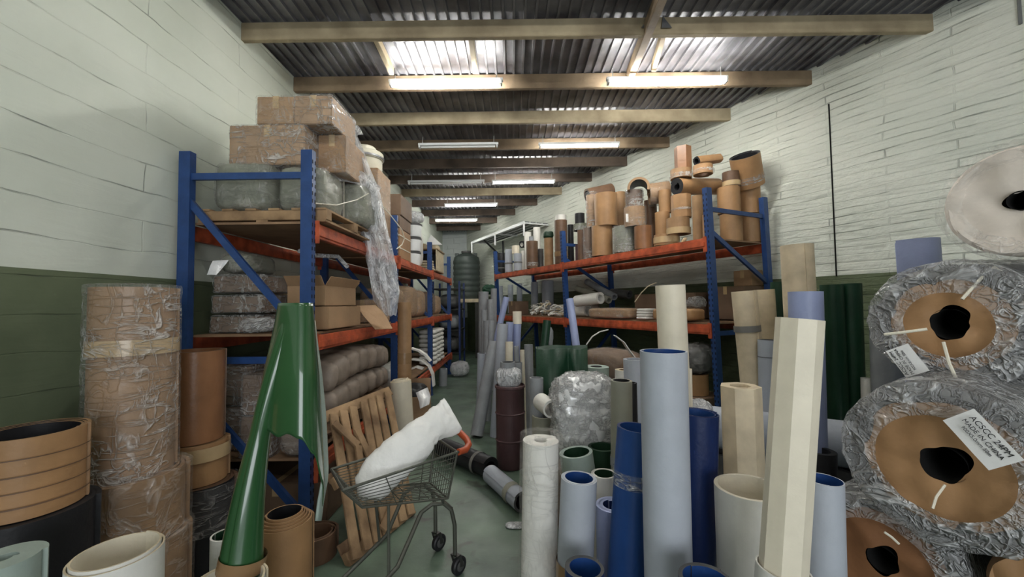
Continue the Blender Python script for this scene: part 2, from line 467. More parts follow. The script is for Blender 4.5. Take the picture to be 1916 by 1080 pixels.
def wall_mat(name, upper, lower, zline, brick, axis, rough_amt, mort):
    m = bpy.data.materials.new(name); m.use_nodes = True
    nt = m.node_tree; N = nt.nodes; L = nt.links; p = N['Principled BSDF']
    geo = N.new('ShaderNodeNewGeometry'); sep = N.new('ShaderNodeSeparateXYZ'); L.new(geo.outputs['Position'], sep.inputs[0])
    cmb = N.new('ShaderNodeCombineXYZ'); L.new(sep.outputs[axis], cmb.inputs['X']); L.new(sep.outputs['Z'], cmb.inputs['Y'])
    # wobble of the coursing
    nw = N.new('ShaderNodeTexNoise'); nw.inputs['Scale'].default_value = 1.7; L.new(cmb.outputs[0], nw.inputs['Vector'])
    sc = N.new('ShaderNodeVectorMath'); sc.operation = 'SCALE'; sc.inputs['Scale'].default_value = 0.085; L.new(nw.outputs['Color'], sc.inputs[0])
    ad = N.new('ShaderNodeVectorMath'); L.new(cmb.outputs[0], ad.inputs[0]); L.new(sc.outputs[0], ad.inputs[1])
    br = N.new('ShaderNodeTexBrick'); L.new(ad.outputs[0], br.inputs['Vector'])
    br.inputs['Scale'].default_value = 1.0; br.inputs['Brick Width'].default_value = brick[0]; br.inputs['Row Height'].default_value = brick[1]
    br.inputs['Mortar Size'].default_value = mort; br.inputs['Mortar Smooth'].default_value = 0.6
    br.inputs['Color1'].default_value = (1, 1, 1, 1); br.inputs['Color2'].default_value = (0.93, 0.93, 0.93, 1); br.inputs['Mortar'].default_value = (0, 0, 0, 1)
    # joints only show here and there under the paint
    ng = N.new('ShaderNodeTexNoise'); ng.inputs['Scale'].default_value = 2.6; ng.inputs['Detail'].default_value = 3; L.new(cmb.outputs[0], ng.inputs['Vector'])
    mg = N.new('ShaderNodeMapRange'); mg.inputs['From Min'].default_value = 0.50; mg.inputs['From Max'].default_value = 0.66; L.new(ng.outputs['Fac'], mg.inputs['Value'])
    jt = N.new('ShaderNodeMath'); jt.operation = 'MULTIPLY'; L.new(br.outputs['Fac'], jt.inputs[0]); L.new(mg.outputs[0], jt.inputs[1])
    # height for bump
    n2 = N.new('ShaderNodeTexNoise'); n2.inputs['Scale'].default_value = 7; n2.inputs['Detail'].default_value = 4; L.new(geo.outputs['Position'], n2.inputs['Vector'])
    mm = N.new('ShaderNodeMath'); mm.operation = 'MULTIPLY'; mm.inputs[1].default_value = rough_amt; L.new(n2.outputs['Fac'], mm.inputs[0])
    sb = N.new('ShaderNodeMath'); sb.operation = 'SUBTRACT'; L.new(mm.outputs[0], sb.inputs[0]); L.new(jt.outputs[0], sb.inputs[1])
    s2 = N.new('ShaderNodeMath'); s2.operation = 'MULTIPLY_ADD'; s2.inputs[1].default_value = -0.22; L.new(br.outputs['Fac'], s2.inputs[0]); L.new(sb.outputs[0], s2.inputs[2])
    bp = N.new('ShaderNodeBump'); bp.inputs['Strength'].default_value = 0.8; bp.inputs['Distance'].default_value = 0.012*(1.0+rough_amt*0.6)
    L.new(s2.outputs[0], bp.inputs['Height']); L.new(bp.outputs['Normal'], p.inputs['Normal'])
    ms = N.new('ShaderNodeMapping'); ms.inputs['Scale'].default_value = (1.6, 9.0, 1); L.new(cmb.outputs[0], ms.inputs['Vector'])
    n3 = N.new('ShaderNodeTexNoise'); n3.inputs['Scale'].default_value = 1.0; n3.inputs['Detail'].default_value = 5; n3.inputs['Distortion'].default_value = 0.5
    L.new(ms.outputs[0], n3.inputs['Vector'])
    ma = N.new('ShaderNodeMath'); ma.operation = 'MULTIPLY_ADD'; ma.inputs[1].default_value = 1.3*rough_amt
    L.new(n3.outputs['Fac'], ma.inputs[0]); L.new(s2.outputs[0], ma.inputs[2]); L.new(ma.outputs[0], bp.inputs['Height'])
    # two paints
    gt = N.new('ShaderNodeMath'); gt.operation = 'GREATER_THAN'; gt.inputs[1].default_value = zline; L.new(sep.outputs['Z'], gt.inputs[0])
    def vary(a, b):
        r = N.new('ShaderNodeValToRGB'); r.color_ramp.elements[0].position = 0.35; r.color_ramp.elements[1].position = 0.65
        r.color_ramp.elements[0].color = lin(b); r.color_ramp.elements[1].color = lin(a)
        n = N.new('ShaderNodeTexNoise'); n.inputs['Scale'].default_value = 1.3; n.inputs['Detail'].default_value = 6; L.new(geo.outputs['Position'], n.inputs['Vector'])
        L.new(n.outputs['Fac'], r.inputs['Fac']); return r
    u = vary(*upper); l = vary(*lower)
    mx = N.new('ShaderNodeMix'); mx.data_type = 'RGBA'
    L.new(gt.outputs[0], mx.inputs['Factor']); L.new(l.outputs['Color'], mx.inputs[6]); L.new(u.outputs['Color'], mx.inputs[7])
    # open joints collect dirt
    m2 = N.new('ShaderNodeMix'); m2.data_type = 'RGBA'; m2.inputs[7].default_value = lin((70, 72, 66))
    j2 = N.new('ShaderNodeMath'); j2.operation = 'MULTIPLY'; j2.inputs[1].default_value = 0.42; L.new(jt.outputs[0], j2.inputs[0])
    L.new(j2.outputs[0], m2.inputs['Factor']); L.new(mx.outputs[2], m2.inputs[6]); L.new(m2.outputs[2], p.inputs['Base Color'])
    p.inputs['Roughness'].default_value = 0.6; p.inputs['Specular IOR Level'].default_value = 0.3
    MAT[name] = m

wall_mat('blockwork', ((216, 222, 210), (204, 211, 198)), ((108, 118, 92), (94, 105, 82)), 1.885, (1.9, 0.21), 'Y', 0.3, 0.005)
wall_mat('brickwork', ((216, 219, 208), (204, 209, 198)), ((92, 102, 76), (82, 92, 70)), 1.94, (0.93, 0.088), 'Y', 1.5, 0.007)
wall_mat('back_paint', ((196, 202, 200), (180, 187, 186)), ((76, 88, 62), (66, 78, 56)), 1.2, (0.42, 0.21), 'X', 0.3, 0.006)

def slab(name, pts, th, nrm, m):
    """thick panel: corner points, pushed back by nrm*th"""
    n = len(pts); a = [Vector(p) for p in pts]; b = [p + Vector(nrm)*th for p in a]
    fs = [tuple(range(n)), tuple(range(2*n-1, n-1, -1))] + [(i, i+n, (i+1) % n+n, (i+1) % n) for i in range(n)]
    o = mk(name, a+b, fs, m, smooth=False)
    me = o.data; bm = bmesh.new(); bm.from_mesh(me); bmesh.ops.recalc_face_normals(bm, faces=bm.faces); bm.to_mesh(me); bm.free()
    return struct(o)

slab('wall_left', [(XL, YF, 0), (XL, YB, 0), (XL, YB, ZR+.05), (XL, YF, ZR+.05)], 0.2, (-1, 0, 0), 'blockwork')
nr = Vector((1, .51, 0)).normalized()
slab('wall_right', [(XR(YF), YF, 0), (XR(YB), YB, 0), (XR(YB), YB, ZR+.05), (XR(YF), YF, ZR+.05)], 0.2, nr, 'brickwork')
slab('wall_back', [(XL-.1, YB, 0), (XR(YB)+.2, YB, 0), (XR(YB)+.2, YB, ZR+.05), (XL-.1, YB, ZR+.05)], 0.2, (0, 1, 0), 'back_paint')
# entrance wall behind the photographer with its wide opening
ew = MB()
x0, x1 = XL, XR(YF)
ew.box(((x0-0.7)/2, YF-0.1, ZR/2), (-0.7-x0, 0.2, ZR)); ew.box(((3.1+x1)/2, YF-0.1, ZR/2), (x1-3.1, 0.2, ZR))
ew.box((1.2, YF-0.1, (ZR+3.0)/2), (3.8, 0.2, ZR-3.0))
struct(ew.build('wall_front', 'white_paint', smooth=False))

# floor: worn green painted concrete
fm = bpy.data.materials.new('painted_concrete'); fm.use_nodes = True
N = fm.node_tree.nodes; L = fm.node_tree.links; p = N['Principled BSDF']; geo = N.new('ShaderNodeNewGeometry')
def fn(scale, detail=6, dist=0.0):
    n = N.new('ShaderNodeTexNoise'); n.inputs['Scale'].default_value = scale; n.inputs['Detail'].default_value = detail
    n.inputs['Distortion'].default_value = dist; L.new(geo.outputs['Position'], n.inputs['Vector']); return n
r1 = N.new('ShaderNodeValToRGB'); e = r1.color_ramp.elements
e[0].position = 0.3; e[0].color = lin((70, 84, 74)); e[1].position = 0.7; e[1].color = lin((104, 124, 106))
L.new(fn(2.2, 8).outputs['Fac'], r1.inputs['Fac'])
r2 = N.new('ShaderNodeValToRGB'); e = r2.color_ramp.elements; e[0].position = 0.60; e[0].color = (0, 0, 0, 1); e[1].position = 0.72; e[1].color = (1, 1, 1, 1)
L.new(fn(3.5, 9, 0.6).outputs['Fac'], r2.inputs['Fac'])
mx = N.new('ShaderNodeMix'); mx.data_type = 'RGBA'; mx.inputs[7].default_value = lin((60, 54, 50))
L.new(r2.outputs[0], mx.inputs['Factor']); L.new(r1.outputs[0], mx.inputs[6]); L.new(mx.outputs[2], p.inputs['Base Color'])
r3 = N.new('ShaderNodeMapRange'); r3.inputs['To Min'].default_value = 0.22; r3.inputs['To Max'].default_value = 0.6
L.new(fn(5, 6).outputs['Fac'], r3.inputs['Value']); L.new(r3.outputs[0], p.inputs['Roughness'])
bp = N.new('ShaderNodeBump'); bp.inputs['Strength'].default_value = 0.25; bp.inputs['Distance'].default_value = 0.01
L.new(fn(14, 6).outputs['Fac'], bp.inputs['Height']); L.new(bp.outputs[0], p.inputs['Normal'])
MAT['floor'] = fm
slab('floor', [(XL-.1, YF-.2, 0), (XR(YF)+.2, YF-.2, 0), (XR(YB)+.2, YB+.1, 0), (XL-.1, YB+.1, 0)], 0.15, (0, 0, -1), 'floor')

# roof: ribbed sheeting on timber purlins
mat('sheeting', (136, 136, 142), 0.42, metal=0.15, var=0.35, scale=2.2, bump=0.2, bscale=5, col2=(84, 82, 88))
vs = []; fs = []; pitch = 0.105
x = XL-0.1; prof = []
while x < XR(YF)+0.3:
    prof += [(x, ZR), (x+0.074, ZR), (x+0.078, ZR-0.028), (x+0.099, ZR-0.028), (x+0.103, ZR)]; x += pitch
for (x, z) in prof: vs += [(x, YF-.2, z), (x, YB+.1, z), ]
for i in range(len(prof)-1): fs.append((2*i, 2*i+1, 2*i+3, 2*i+2))
k = len(vs); vs += [(XL-.1, YF-.2, ZR+.04), (XR(YF)+.3, YF-.2, ZR+.04), (XR(YF)+.3, YB+.1, ZR+.04), (XL-.1, YB+.1, ZR+.04)]; fs.append((k, k+1, k+2, k+3))
struct(mk('ceiling', vs, fs, 'sheeting', smooth=False))

PY = [-3.6, -2.67, -1.74, -0.81, 0.12, 1.05, 1.95, 2.86, 3.78, 4.71, 5.63, 6.59, 7.47, 8.4, 9.4, 10.4, 11.5, 12.6, 13.8]
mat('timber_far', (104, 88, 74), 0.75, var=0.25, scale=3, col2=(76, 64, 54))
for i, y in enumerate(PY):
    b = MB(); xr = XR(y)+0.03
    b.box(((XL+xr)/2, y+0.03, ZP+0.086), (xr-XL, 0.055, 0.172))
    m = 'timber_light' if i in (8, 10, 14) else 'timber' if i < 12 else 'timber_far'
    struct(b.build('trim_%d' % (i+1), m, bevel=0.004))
tn = len(PY)
def trim(b, m, **k):
    global tn
    tn += 1; return struct(b.build('trim_%d' % tn, m, **k))
# packing of mortar between the purlins at the wall heads
b = MB(); b.bar(at(1178, 142, 4.72), at(1246, -30, 3.15), 0.075, 0.13); trim(b, 'timber', bevel=0.004)
b = MB()
for s in (-1, 1):
    c = at(1228+s*19, 42, 3.765); b.add([c+Vector((-.05, 0, -.055)), c+Vector((.05, 0, -.055)), c+Vector((0.035*-s, 0, .06)), c+Vector((-.05, -.006, -.055)), c+Vector((.05, -.006, -.055)), c+Vector((0.035*-s, -.006, .06))],
        [(0, 1, 2), (5, 4, 3), (0, 3, 4, 1), (1, 4, 5, 2), (2, 5, 3, 0)])
trim(b, 'steel', smooth=False)
for (a, c) in (((703, 62), (733, 118)), ((881, 58), (889, 106)), ((1241, 60), (1222, 108))):
    b = MB(); p0 = at(a[0], a[1], 3.95); p1 = at(c[0], c[1], 4.55); p0.z = p1.z = ZR-0.075; b.bar(p0, p1, 0.05, 0.09); trim(b, 'timber_light', bevel=0.003)
# movement joint in the right wall
b = MB(); y = 4.57; b.box((XR(y)-0.002, y, 2.92), (0.012, 0.014, 1.98), rz=-0.471); trim(b, 'black_hole', smooth=False)
# conduit at the right edge
b = MB(); y = 3.31; b.tube([(XR(y)-0.02, y, 3.95), (XR(y)-0.02, y, ZR-0.05)], 0.012); trim(b, 'grey_paint')

# ------------------------------------------------------------------ fluorescent lamps
def lamp(label, x0, x1, y, z, lit=True, n=1, drop=None, refl=0.0, name='fluorescent_light'):
    c = ((x0+x1)/2, y, z); ln = x1-x0
    e = empty(name, c, label, 'light', 'fluorescent lights hung under the roof')
    b = MB(); b.box((0, 0, 0.045), (ln+0.04, 0.05, 0.035))
    b.build('batten', 'white_paint', e, bevel=0.004)
    if refl:
        r = MB(); r.bar((-ln/2, -refl, 0.0), (-ln/2+ln, -refl, 0.0), 0.006, 0.05, up=Vector((0, 0.7, 0.7)))
        r.build('reflector', 'white_paint', e, smooth=False)
    if lit is not None:
        for k in range(n):
            dy = (k-(n-1)/2)*0.05
            t = MB(); t.tube([(-ln/2+0.03, dy, 0), (ln/2-0.03, dy, 0)], 0.016, 12); t.build('tube', 'tube_lit' if lit else 'white_paint', e)
    for s in (-1, 1):
        h = MB(); h.box((s*(ln/2), 0, 0.01), (0.022, 0.07, 0.05)); h.build('lamp_holder', 'white_paint', e, bevel=0.003)
    for s in ((-1, 1) if drop is None else drop):
        d = MB(); d.tube([(s*ln*0.46, 0, 0.06), (s*ln*0.46, 0, ZP+0.1-z)], 0.005, 6); d.build('hanger', 'white_paint', e)
    return e
def lamp_px(label, xa, xb, py, Y, **k):
    a = at(xa, py, Y); b = at(xb, py, Y); return lamp(label, a.x, b.x, Y, (a.z+b.z)/2, **k)
lamp_px('lit tube light nearest the left, in front of the timber purlin', 731, 938, 158, 4.58, n=2)
lamp_px('lit tube light nearest the right wall, brightest and largest of all', 1138, 1358, 154, 4.50, n=2)
lamp_px('unlit tube light hanging left of the third lit tube', 785, 930, 275, 6.3, lit=False)
lamp_px('lit tube light in the middle distance, right of the unlit fitting', 1010, 1157, 274, 6.3)
lamp_px('dark unlit fitting beside the fourth lit tube, further back', 765, 905, 343, 8.1, lit=False)
lamp_px('lit tube light in the fourth row, over the far right rack', 922, 1037, 342, 8.1)
lamp_px('lit tube light second from the back, just under a pale purlin', 833, 930, 385, 9.5)
lamp_px('rearmost lit tube light above the green water tank', 815, 893, 413, 11.6)
# further lamps of the same room, above and behind the photographer
for (x, y, lb) in ((-0.9, 1.5, 'left lit tube light above the viewpoint, nearer the racks'), (1.9, 1.5, 'right lit tube light above the viewpoint, nearer the racks'),
                   (-0.6, -1.2, 'left lit tube light behind the viewpoint, by the entrance'), (2.4, -1.2, 'right lit tube light behind the viewpoint, by the entrance')):
    lamp(lb, x-0.62, x+0.62, y, 4.05, n=1)
# ------------------------------------------------------------------ pallet racking
def rack(label, P, bays, depth, top, levels, deck_m='board', braces=()):
    """P(s,t,z): s along the aisle, t into the rack"""
    e = empty('pallet_rack', P(0, 0, 0), label, 'rack'); o0 = Vector(P(0, 0, 0))
    def W(s, t, z): return Vector(P(s, t, z)) - o0
    ux = (W(1, 0, 0)-W(0, 0, 0)).normalized(); vx = (W(0, 1, 0)-W(0, 0, 0)).normalized()
    for i, s in enumerate(bays):
        for t in (0, depth):
            b = MB(); a = W(s, t, 0); c = W(s, t, top)
            b.bar(a, c, 0.085, 0.06, up=ux)
            z = 0.12
            while z < top-0.03:                        # slots down the aisle face and the near face
                for q in (-0.02, 0.02):
                    p = W(s, t, z); sg = -1 if t == 0 else 1
                    b.bar(p+ux*q+vx*(0.0432*sg)-Vector((0, 0, .014)), p+ux*q+vx*(0.0432*sg)+Vector((0, 0, .014)), 0.002, 0.012, 1, up=ux)
                z += 0.06
            b.box(tuple(a+Vector((0, 0, 0.004))), (0.10, 0.10, 0.008))
            b.build('upright_post', ['rack_blue', 'slot'], e, smooth=False)
        for (z0, t0, z1, t1) in braces:
            b = MB(); b.bar(W(s, t0*depth, z0), W(s, t1*depth, z1), 0.03, 0.05)
            b.build('brace', 'rack_blue', e, smooth=False)
    for z in levels:
        for i in range(len(bays)-1):
            for t in (0.0, depth):
                b = MB(); s0, s1 = bays[i]+0.03, bays[i+1]-0.03
                sh = -0.03 if t == 0 else 0.03
                b.bar(W(s0, t+sh, z), W(s1, t+sh, z), 0.045, 0.115)
                b.bar(W(s0, t+sh*1.9, z-0.012), W(s1, t+sh*1.9, z-0.012), 0.012, 0.05)
                for s in (s0, s1): b.bar(W(s, t+sh*1.6, z-0.1), W(s, t+sh*1.6, z+0.075), 0.05, 0.012)
                b.build('beam', 'rack_orange', e, bevel=0.003)
            b = MB(); a = W(bays[i]+0.05, depth/2, z+0.066); c = W(bays[i+1]-0.05, depth/2, z+0.066)
            b.bar(a, c, depth-0.06, 0.018)
            b.build('shelf_board', deck_m, e, smooth=False)
    return e
LY = [3.05, 5.31, 7.6, 9.9]
LX = -1.537
def PL(s, t, z): return (LX-t, LY[0]+s, z)
rack('blue and orange pallet racking along the left block wall', PL, [y-LY[0] for y in LY], 0.92, 2.85, (2.245, 1.385, 0.45),
     braces=((2.66, 0, 2.66, 1), (2.50, 1, 1.42, 0), (1.27, 0, 1.27, 1), (1.12, 1, 0.10, 0)))
def PR(s, t, z):
    lean = -0.04*(z-2.3)
    return (2.26 - 0.447*s + 0.894*(t+lean), 4.6 + 0.894*s + 0.447*(t+lean), z)
rack('blue and orange pallet racking leaning slightly along the right brick wall', PR, [0, 2.95, 5.9], 1.04, 2.96, (2.33, 1.345),
     braces=((2.72, 0, 2.72, 1), (2.48, 0, 1.88, 1), (1.30, 0, 1.30, 1), (1.2, 1, 0.2, 0)))
ZL2, ZL1, ZL0 = 2.245+0.076, 1.385+0.076, 0.45+0.076
ZR2, ZR1 = 2.33+0.076, 1.345+0.076
def YR(px, f): return (4.56+1.229*f)/((px-958)/760.0+0.5)
# ------------------------------------------------------------------ left foreground: rolls by the block wall
K3 = ('kraft', 'kraft_dark', 'kraft')
def ztop(px, py, Y): return at(px, py, Y).z
def stack(name, label, px, Y, R, z0, z1, dx=0.0, dy=0.0, pym=700, **k):
    c = at(px, pym, Y); return roll(name, label, 'roll', (c.x, c.y, z0), (c.x+dx, c.y+dy, z1), R, **k)
# big wrapped column
g = 'kraft rolls of the film-wrapped column'
stack('kraft_roll', 'wide kraft roll under clear film at the foot of the tall wrapped column', 262, 2.2, 0.235, 0.0, 0.47, mats=K3, film=(0, .47, 'film_thin'), r=.15, turns=3, filmcap=.3)
stack('kraft_roll', 'widest glossy kraft roll in the middle of the film-wrapped column', 250, 2.2, 0.248, 0.475, 0.80, mats=K3, film=(0, .325, 'film_thin'), r=.16, turns=3, filmcap=.3)
stack('kraft_roll', 'tall narrow kraft roll bound in crinkled clear film, top of the column', 250, 2.2, 0.188, 0.805, 1.775, dx=-.003, mats=('kraft', 'kraft', 'kraft'), film=(0, .97, 'film'), r=.12, turns=4,
      bands=((0.62, 0.70, 'tape_clear'),), shape=lambda a: 1+0.012*math.sin(3*a), filmcap=.5)
# plain stack at the frame's left edge
stack('rubber_roll', 'wide black rubber roll on the floor at the left edge', 62, 1.72, 0.215, 0.0, 0.845, mats='rubber', r=.13, turns=4)
stack('kraft_roll', 'kraft roll with horizontal creases and black inside, on the black roll', 62, 1.72, 0.176, 0.85, 1.165, mats=('kraft_orange', 'rubber', 'kraft'), r=.135, turns=3, tele=-0.01, bands=((.05, .056, 'kraft_dark'), (.11, .114, 'kraft_dark'), (.17, .175, 'kraft_dark'), (.235, .239, 'kraft_dark')))
# stack between the wrapped column and the rack
stack('rubber_roll', 'black rubber roll on the floor behind the wrapped column', 382, 2.7, 0.185, 0.0, 0.26, mats='rubber', r=.1, turns=3)
stack('rubber_roll', 'black rubber roll, second up in the stack in front of the left rack', 384, 2.7, 0.187, 0.262, 0.54, mats=('rubber', 'rubber', 'kraft_dark'), r=.1, turns=3, film=(0, .27, 'film_thin'), filmcap=0)
stack('kraft_roll', 'short kraft roll with a band of clear film, under the tall brown roll', 374, 2.7, 0.172, 0.545, 0.80, mats=('kraft_orange', 'kraft_dark', 'kraft'), r=.11, turns=3, bands=((.15, .235, 'tape_clear'),))
stack('kraft_roll', 'tall smooth glossy brown roll, uppermost in front of the left rack', 366, 2.7, 0.166, 0.805, 1.385, mats=('kraft_glossy', 'kraft_glossy', 'kraft_dark'), r=.13, turns=3, flare=.002)
# front edge
stack('vinyl_roll', 'stubby pale green roll cropped by the lower left corner', 8, 1.36, 0.098, 0.0, 0.855, mats=('mint_grey', 'mint_grey', 'mint_grey'), r=.02, turns=5, pym=1040)
stack('vinyl_roll', 'open white roll with loose double rim in the lower left foreground', 221, 1.32, 0.121, 0.0, 0.885, mats=('white_pvc', 'cream_pvc', 'cream_worn'), r=.098, turns=1.9, tele=.018, tight=.45, pym=1040, spin=2.2)
stack('vinyl_roll', 'white roll with a dark green inside, behind the foot of the green sheet', 427, 1.95, 0.063, 0.0, 0.60, mats=('white_pvc', 'green_ring', 'white_pvc'), r=.05, turns=1.4)
stack('vinyl_roll', 'wide open cream roll around the foot of the green sheet', 432, 1.62, 0.135, 0.0, 0.60, mats=('white_pvc', 'cream_pvc', 'cream_worn'), r=.112, turns=1.5, tight=.5)
stack('kraft_roll', 'spiral-wound kraft roll with black core, right of the green sheet', 536, 2.15, 0.138, 0.0, 0.555, mats=('kraft_orange', 'rubber', 'kraft'), r=.075, turns=5, tele=.05, tight=.6)
c = at(536, 1050, 2.15)
roll('rubber_roll', 'short reddish brown ring roll on the floor left of the pallet', 'roll', (-1.33, 2.78, 0.0), (-1.33, 2.78, 0.16), 0.14, mats=('kraft_dark', 'kraft_dark', 'kraft_dark'), r=.09, turns=2)

# ------------------------------------------------------------------ big curled green sheet
ge = empty('green_sheet', at(445, 1060, 1.78)*1.0, 'tall glossy green vinyl sheet curled into a flared cone with pale reverse', 'vinyl sheet')
gl = Vector(ge.location)
b0, t0 = at(448, 1076, 1.72), at(556, 577, 1.84)
# inner tight tube, from the foot to the top
vs, fs, mi = [], [], []
nn, mm = 40, 26
for j in range(mm+1):
    t = j/mm; c = b0.lerp(t0, t) - Vector((1, 0, 0))*(18*4*t*(1-t)*mpp(1.8)); k = (1-t)
    rr = (37-19*min(1, t*2.0)+4*max(0, t-.5))*mpp(1.8)
    for i in range(nn+1):
        a = -PI/2 + 2*PI*1.08*i/nn; q = rr*(1-0.10*i/nn)
        vs.append(c + Vector((math.cos(a)*q, math.sin(a)*q, 0)) - gl)
for j in range(mm):
    for i in range(nn): fs.append((j*(nn+1)+i, j*(nn+1)+i+1, (j+1)*(nn+1)+i+1, (j+1)*(nn+1)+i))
o = mk('rolled_core', vs, fs, ['green_pvc', 'white_pvc', 'dark_green'], parent=ge)
sm = o.modifiers.new('thickness', 'SOLIDIFY'); sm.thickness = 0.004; sm.offset = 0; sm.material_offset = 0
# outer flap: flared skirt hanging open below
RW = [(566, 522, 584), (610, 514, 588), (650, 505, 591), (700, 494, 596), (750, 485, 599), (805, 476, 602), (850, 470, 604), (900, 462, 606), (945, 458, 603)]
def rowat(y):
    for i in range(len(RW)-1):
        if y <= RW[i+1][0]:
            k = (y-RW[i][0])/(RW[i+1][0]-RW[i][0]); return [RW[i][q]+(RW[i+1][q]-RW[i][q])*k for q in (1, 2)]
    return RW[-1][1:]
def cut(u):
    P = [(0, 838), (.16, 800), (.30, 806), (.42, 818), (.50, 812), (.62, 822), (.76, 850), (.90, 905), (1.0, 948)]
    for i in range(len(P)-1):
        if u <= P[i+1][0]:
            k = (u-P[i][0])/(P[i+1][0]-P[i][0]); k = k*k*(3-2*k); return P[i][1]+(P[i+1][1]-P[i][1])*k
    return 948
vs, fs = [], []; nu, nv = 48, 40
for j in range(nv+1):
    for i in range(nu+1):
        u = i/nu; y = 567 + (cut(u)-567)*j/nv; l, r = rowat(y)
        a = PI*(1-u)                                   # half turn facing the viewer
        cx = (l+r)/2; hw = (r-l)/2; px = cx+hw*math.cos(a)
        Y = 1.86 - hw*mpp(1.8)*0.95*math.sin(a) + 0.02*math.sin(u*7)*(j/nv)
        vs.append(at(px, y, Y)-gl)
for j in range(nv):
    for i in range(nu): fs.append((j*(nu+1)+i, (j+1)*(nu+1)+i, (j+1)*(nu+1)+i+1, j*(nu+1)+i+1))
o = mk('flared_flap', vs, fs, ['green_pvc', 'white_pvc'], parent=ge)
sm = o.modifiers.new('thickness', 'SOLIDIFY'); sm.thickness = 0.004; sm.offset = 1; sm.material_offset = 1
# the sheet's pale back showing along the right
vs, fs = [], []
for j in range(31):
    y = 600+(975-600)*j/30
    for i in range(9):
        u = i/8; l = rowat(min(y, 940))[1]-3-(max(0, y-880)*0.12); px = l + u*(6+7*min(1, j/14)) ; vs.append(at(px, y, 1.87+0.05*u-0.02*math.sin(PI*u))-gl)
for j in range(30):
    for i in range(8): fs.append((j*9+i, (j+1)*9+i, (j+1)*9+i+1, j*9+i+1))
o = mk('pale_reverse', vs, fs, ['mint_grey'], parent=ge); o['label'] = 'pale grey reverse of the sheet'
o.modifiers.new('thickness', 'SOLIDIFY').thickness = 0.003
b = MB(); M = axis_matrix(b0, t0)
b.lathe([(0.0885, 0.0), (0.0875, 0.055)], 32, M=M.to_3x3()); 
for v in b.v: v += b0.lerp(t0, 0.02)-gl
b.build('tape_band', 'tape_brown', ge)

# ------------------------------------------------------------------ left rack, top level: palletised load
def wooden_pallet(label, c, size, rz=0, group=None):
    e = empty('wooden_pallet', c, label, 'pallet', group, (0, 0, rz)); sx, sy = size
    for k in range(3):
        b = MB(); b.box((0, (k-1)*(sy/2-0.05), 0.055), (sx, 0.09, 0.075)); b.build('stringer', 'pallet_wood', e, bevel=0.003)
    for k in range(6):
        b = MB(); b.box((-sx/2+0.05+k*(sx-0.1)/5, 0, 0.101), (0.085, sy, 0.017)); b.build('deck_board', 'pallet_wood', e, bevel=0.002)
    for k in range(3):
        b = MB(); b.box(((k-1)*(sx/2-0.05), 0, 0.0085), (0.09, sy, 0.017)); b.build('bottom_board', 'pallet_wood', e, bevel=0.002)
    return e
wooden_pallet('rough wooden pallet on the top shelf, at the near end of the left rack', (-1.93, 3.72, ZL2+.001), (1.0, 1.2))
zp = ZL2+0.113
for (x, y, sx, sy, s, lb) in ((-2.14, 3.42, .46, .50, .40, 'olive grey wrapped bag under the cartons, behind the top blue brace'),
                              (-1.70, 3.45, .38, .44, .38, 'olive grey wrapped bag behind the near blue upright, under the cartons'),
                              (-1.60, 4.02, .46, .52, .40, 'rounded grey bag with strap at the open aisle edge of the pallet'),
                              (-2.14, 4.05, .46, .56, .38, 'grey wrapped bag at the back of the pallet against the block wall')):
    soft('wrapped_bag', lb, 'bag', (x, y, zp), (sx, sy, s), 'bag_grey', amp=.035, expo=6, film='film_thin', group='bags on the top pallet', rz=random.uniform(-.04, .04), straps=((0.05, .014, 'strap_white'),) if x > -1.65 else ())
z2 = zp+0.40
carton('carton', 'wide carton of the middle layer, clouded by film, above the grey bags', (-2.0, 3.60, z2), (.62, .62, .33), film='film', m='carton')
carton('carton', 'carton of the middle layer beside the aisle, tucked under the top boxes', (-1.56, 3.75, z2), (.24, .50, .33), film='film_thin', m='kraft')
soft('wrapped_bag', 'grey bag behind the middle cartons, just visible under the overhang', 'bag', (-1.66, 4.28, z2), (.40, .44, .22), 'bag_grey', amp=.03, film='film_thin')
z3 = z2+0.345
carton('carton', 'left one of the two top boxes, highest on the left rack', (-1.945, 3.56, z3), (.31, .50, .235), film='film_thin', rz=.01)
carton('carton', 'right one of the two top boxes with film pulled over its side', (-1.63, 3.56, z3), (.31, .50, .24), film='film', rz=-.01)
# cling film hanging off the load
rows = [((-1.50, 3.50, z3+.24), (-1.45, 3.95, z3+.20)), (at(640, 262, 3.9), at(668, 250, 3.85)), (at(650, 330, 4.0), at(692, 310, 3.95)), (at(662, 385, 4.1), at(712, 360, 4.0)),
        (at(678, 450, 4.1), at(728, 440, 4.1)), (at(690, 510, 4.15), at(742, 495, 4.15)), (at(698, 560, 4.15), at(748, 545, 4.2)), (at(722, 592, 4.2), at(742, 590, 4.2))]
o = drape('plastic_film', rows, 'film_white', nu=26, nv=7, amp=.03, fold=17, bulge=.05)
tag(o, 'long torn sheet of crumpled clear plastic hanging off the top load', 'plastic film')
rows = [(at(590, 325, 3.55), at(600, 312, 3.6)), (at(630, 338, 3.6), at(640, 318, 3.75)), (at(668, 345, 3.8), at(680, 322, 3.85)), (at(700, 395, 4.0), at(712, 350, 4.0))]
o = drape('plastic_film', rows, 'film_white', nu=10, nv=6, amp=.012, fold=12); tag(o, 'twisted rope of clear film running under the middle cartons to the aisle', 'plastic film')
b = MB(); b.tube([at(583, 380, 3.16), at(630, 384, 3.38), at(668, 374, 3.68), at(690, 362, 3.74)], .005, 6)
tag(b.build('packing_strap', 'strap_white'), 'cream strap crossing the rounded grey bag on the pallet', 'strap')
b = MB(); b.tube([at(706, 375, 4.2), at(730, 402, 4.4), at(752, 430, 4.6), at(757, 446, 4.7), at(752, 458, 4.7), at(742, 466, 4.6)], .006, 6)
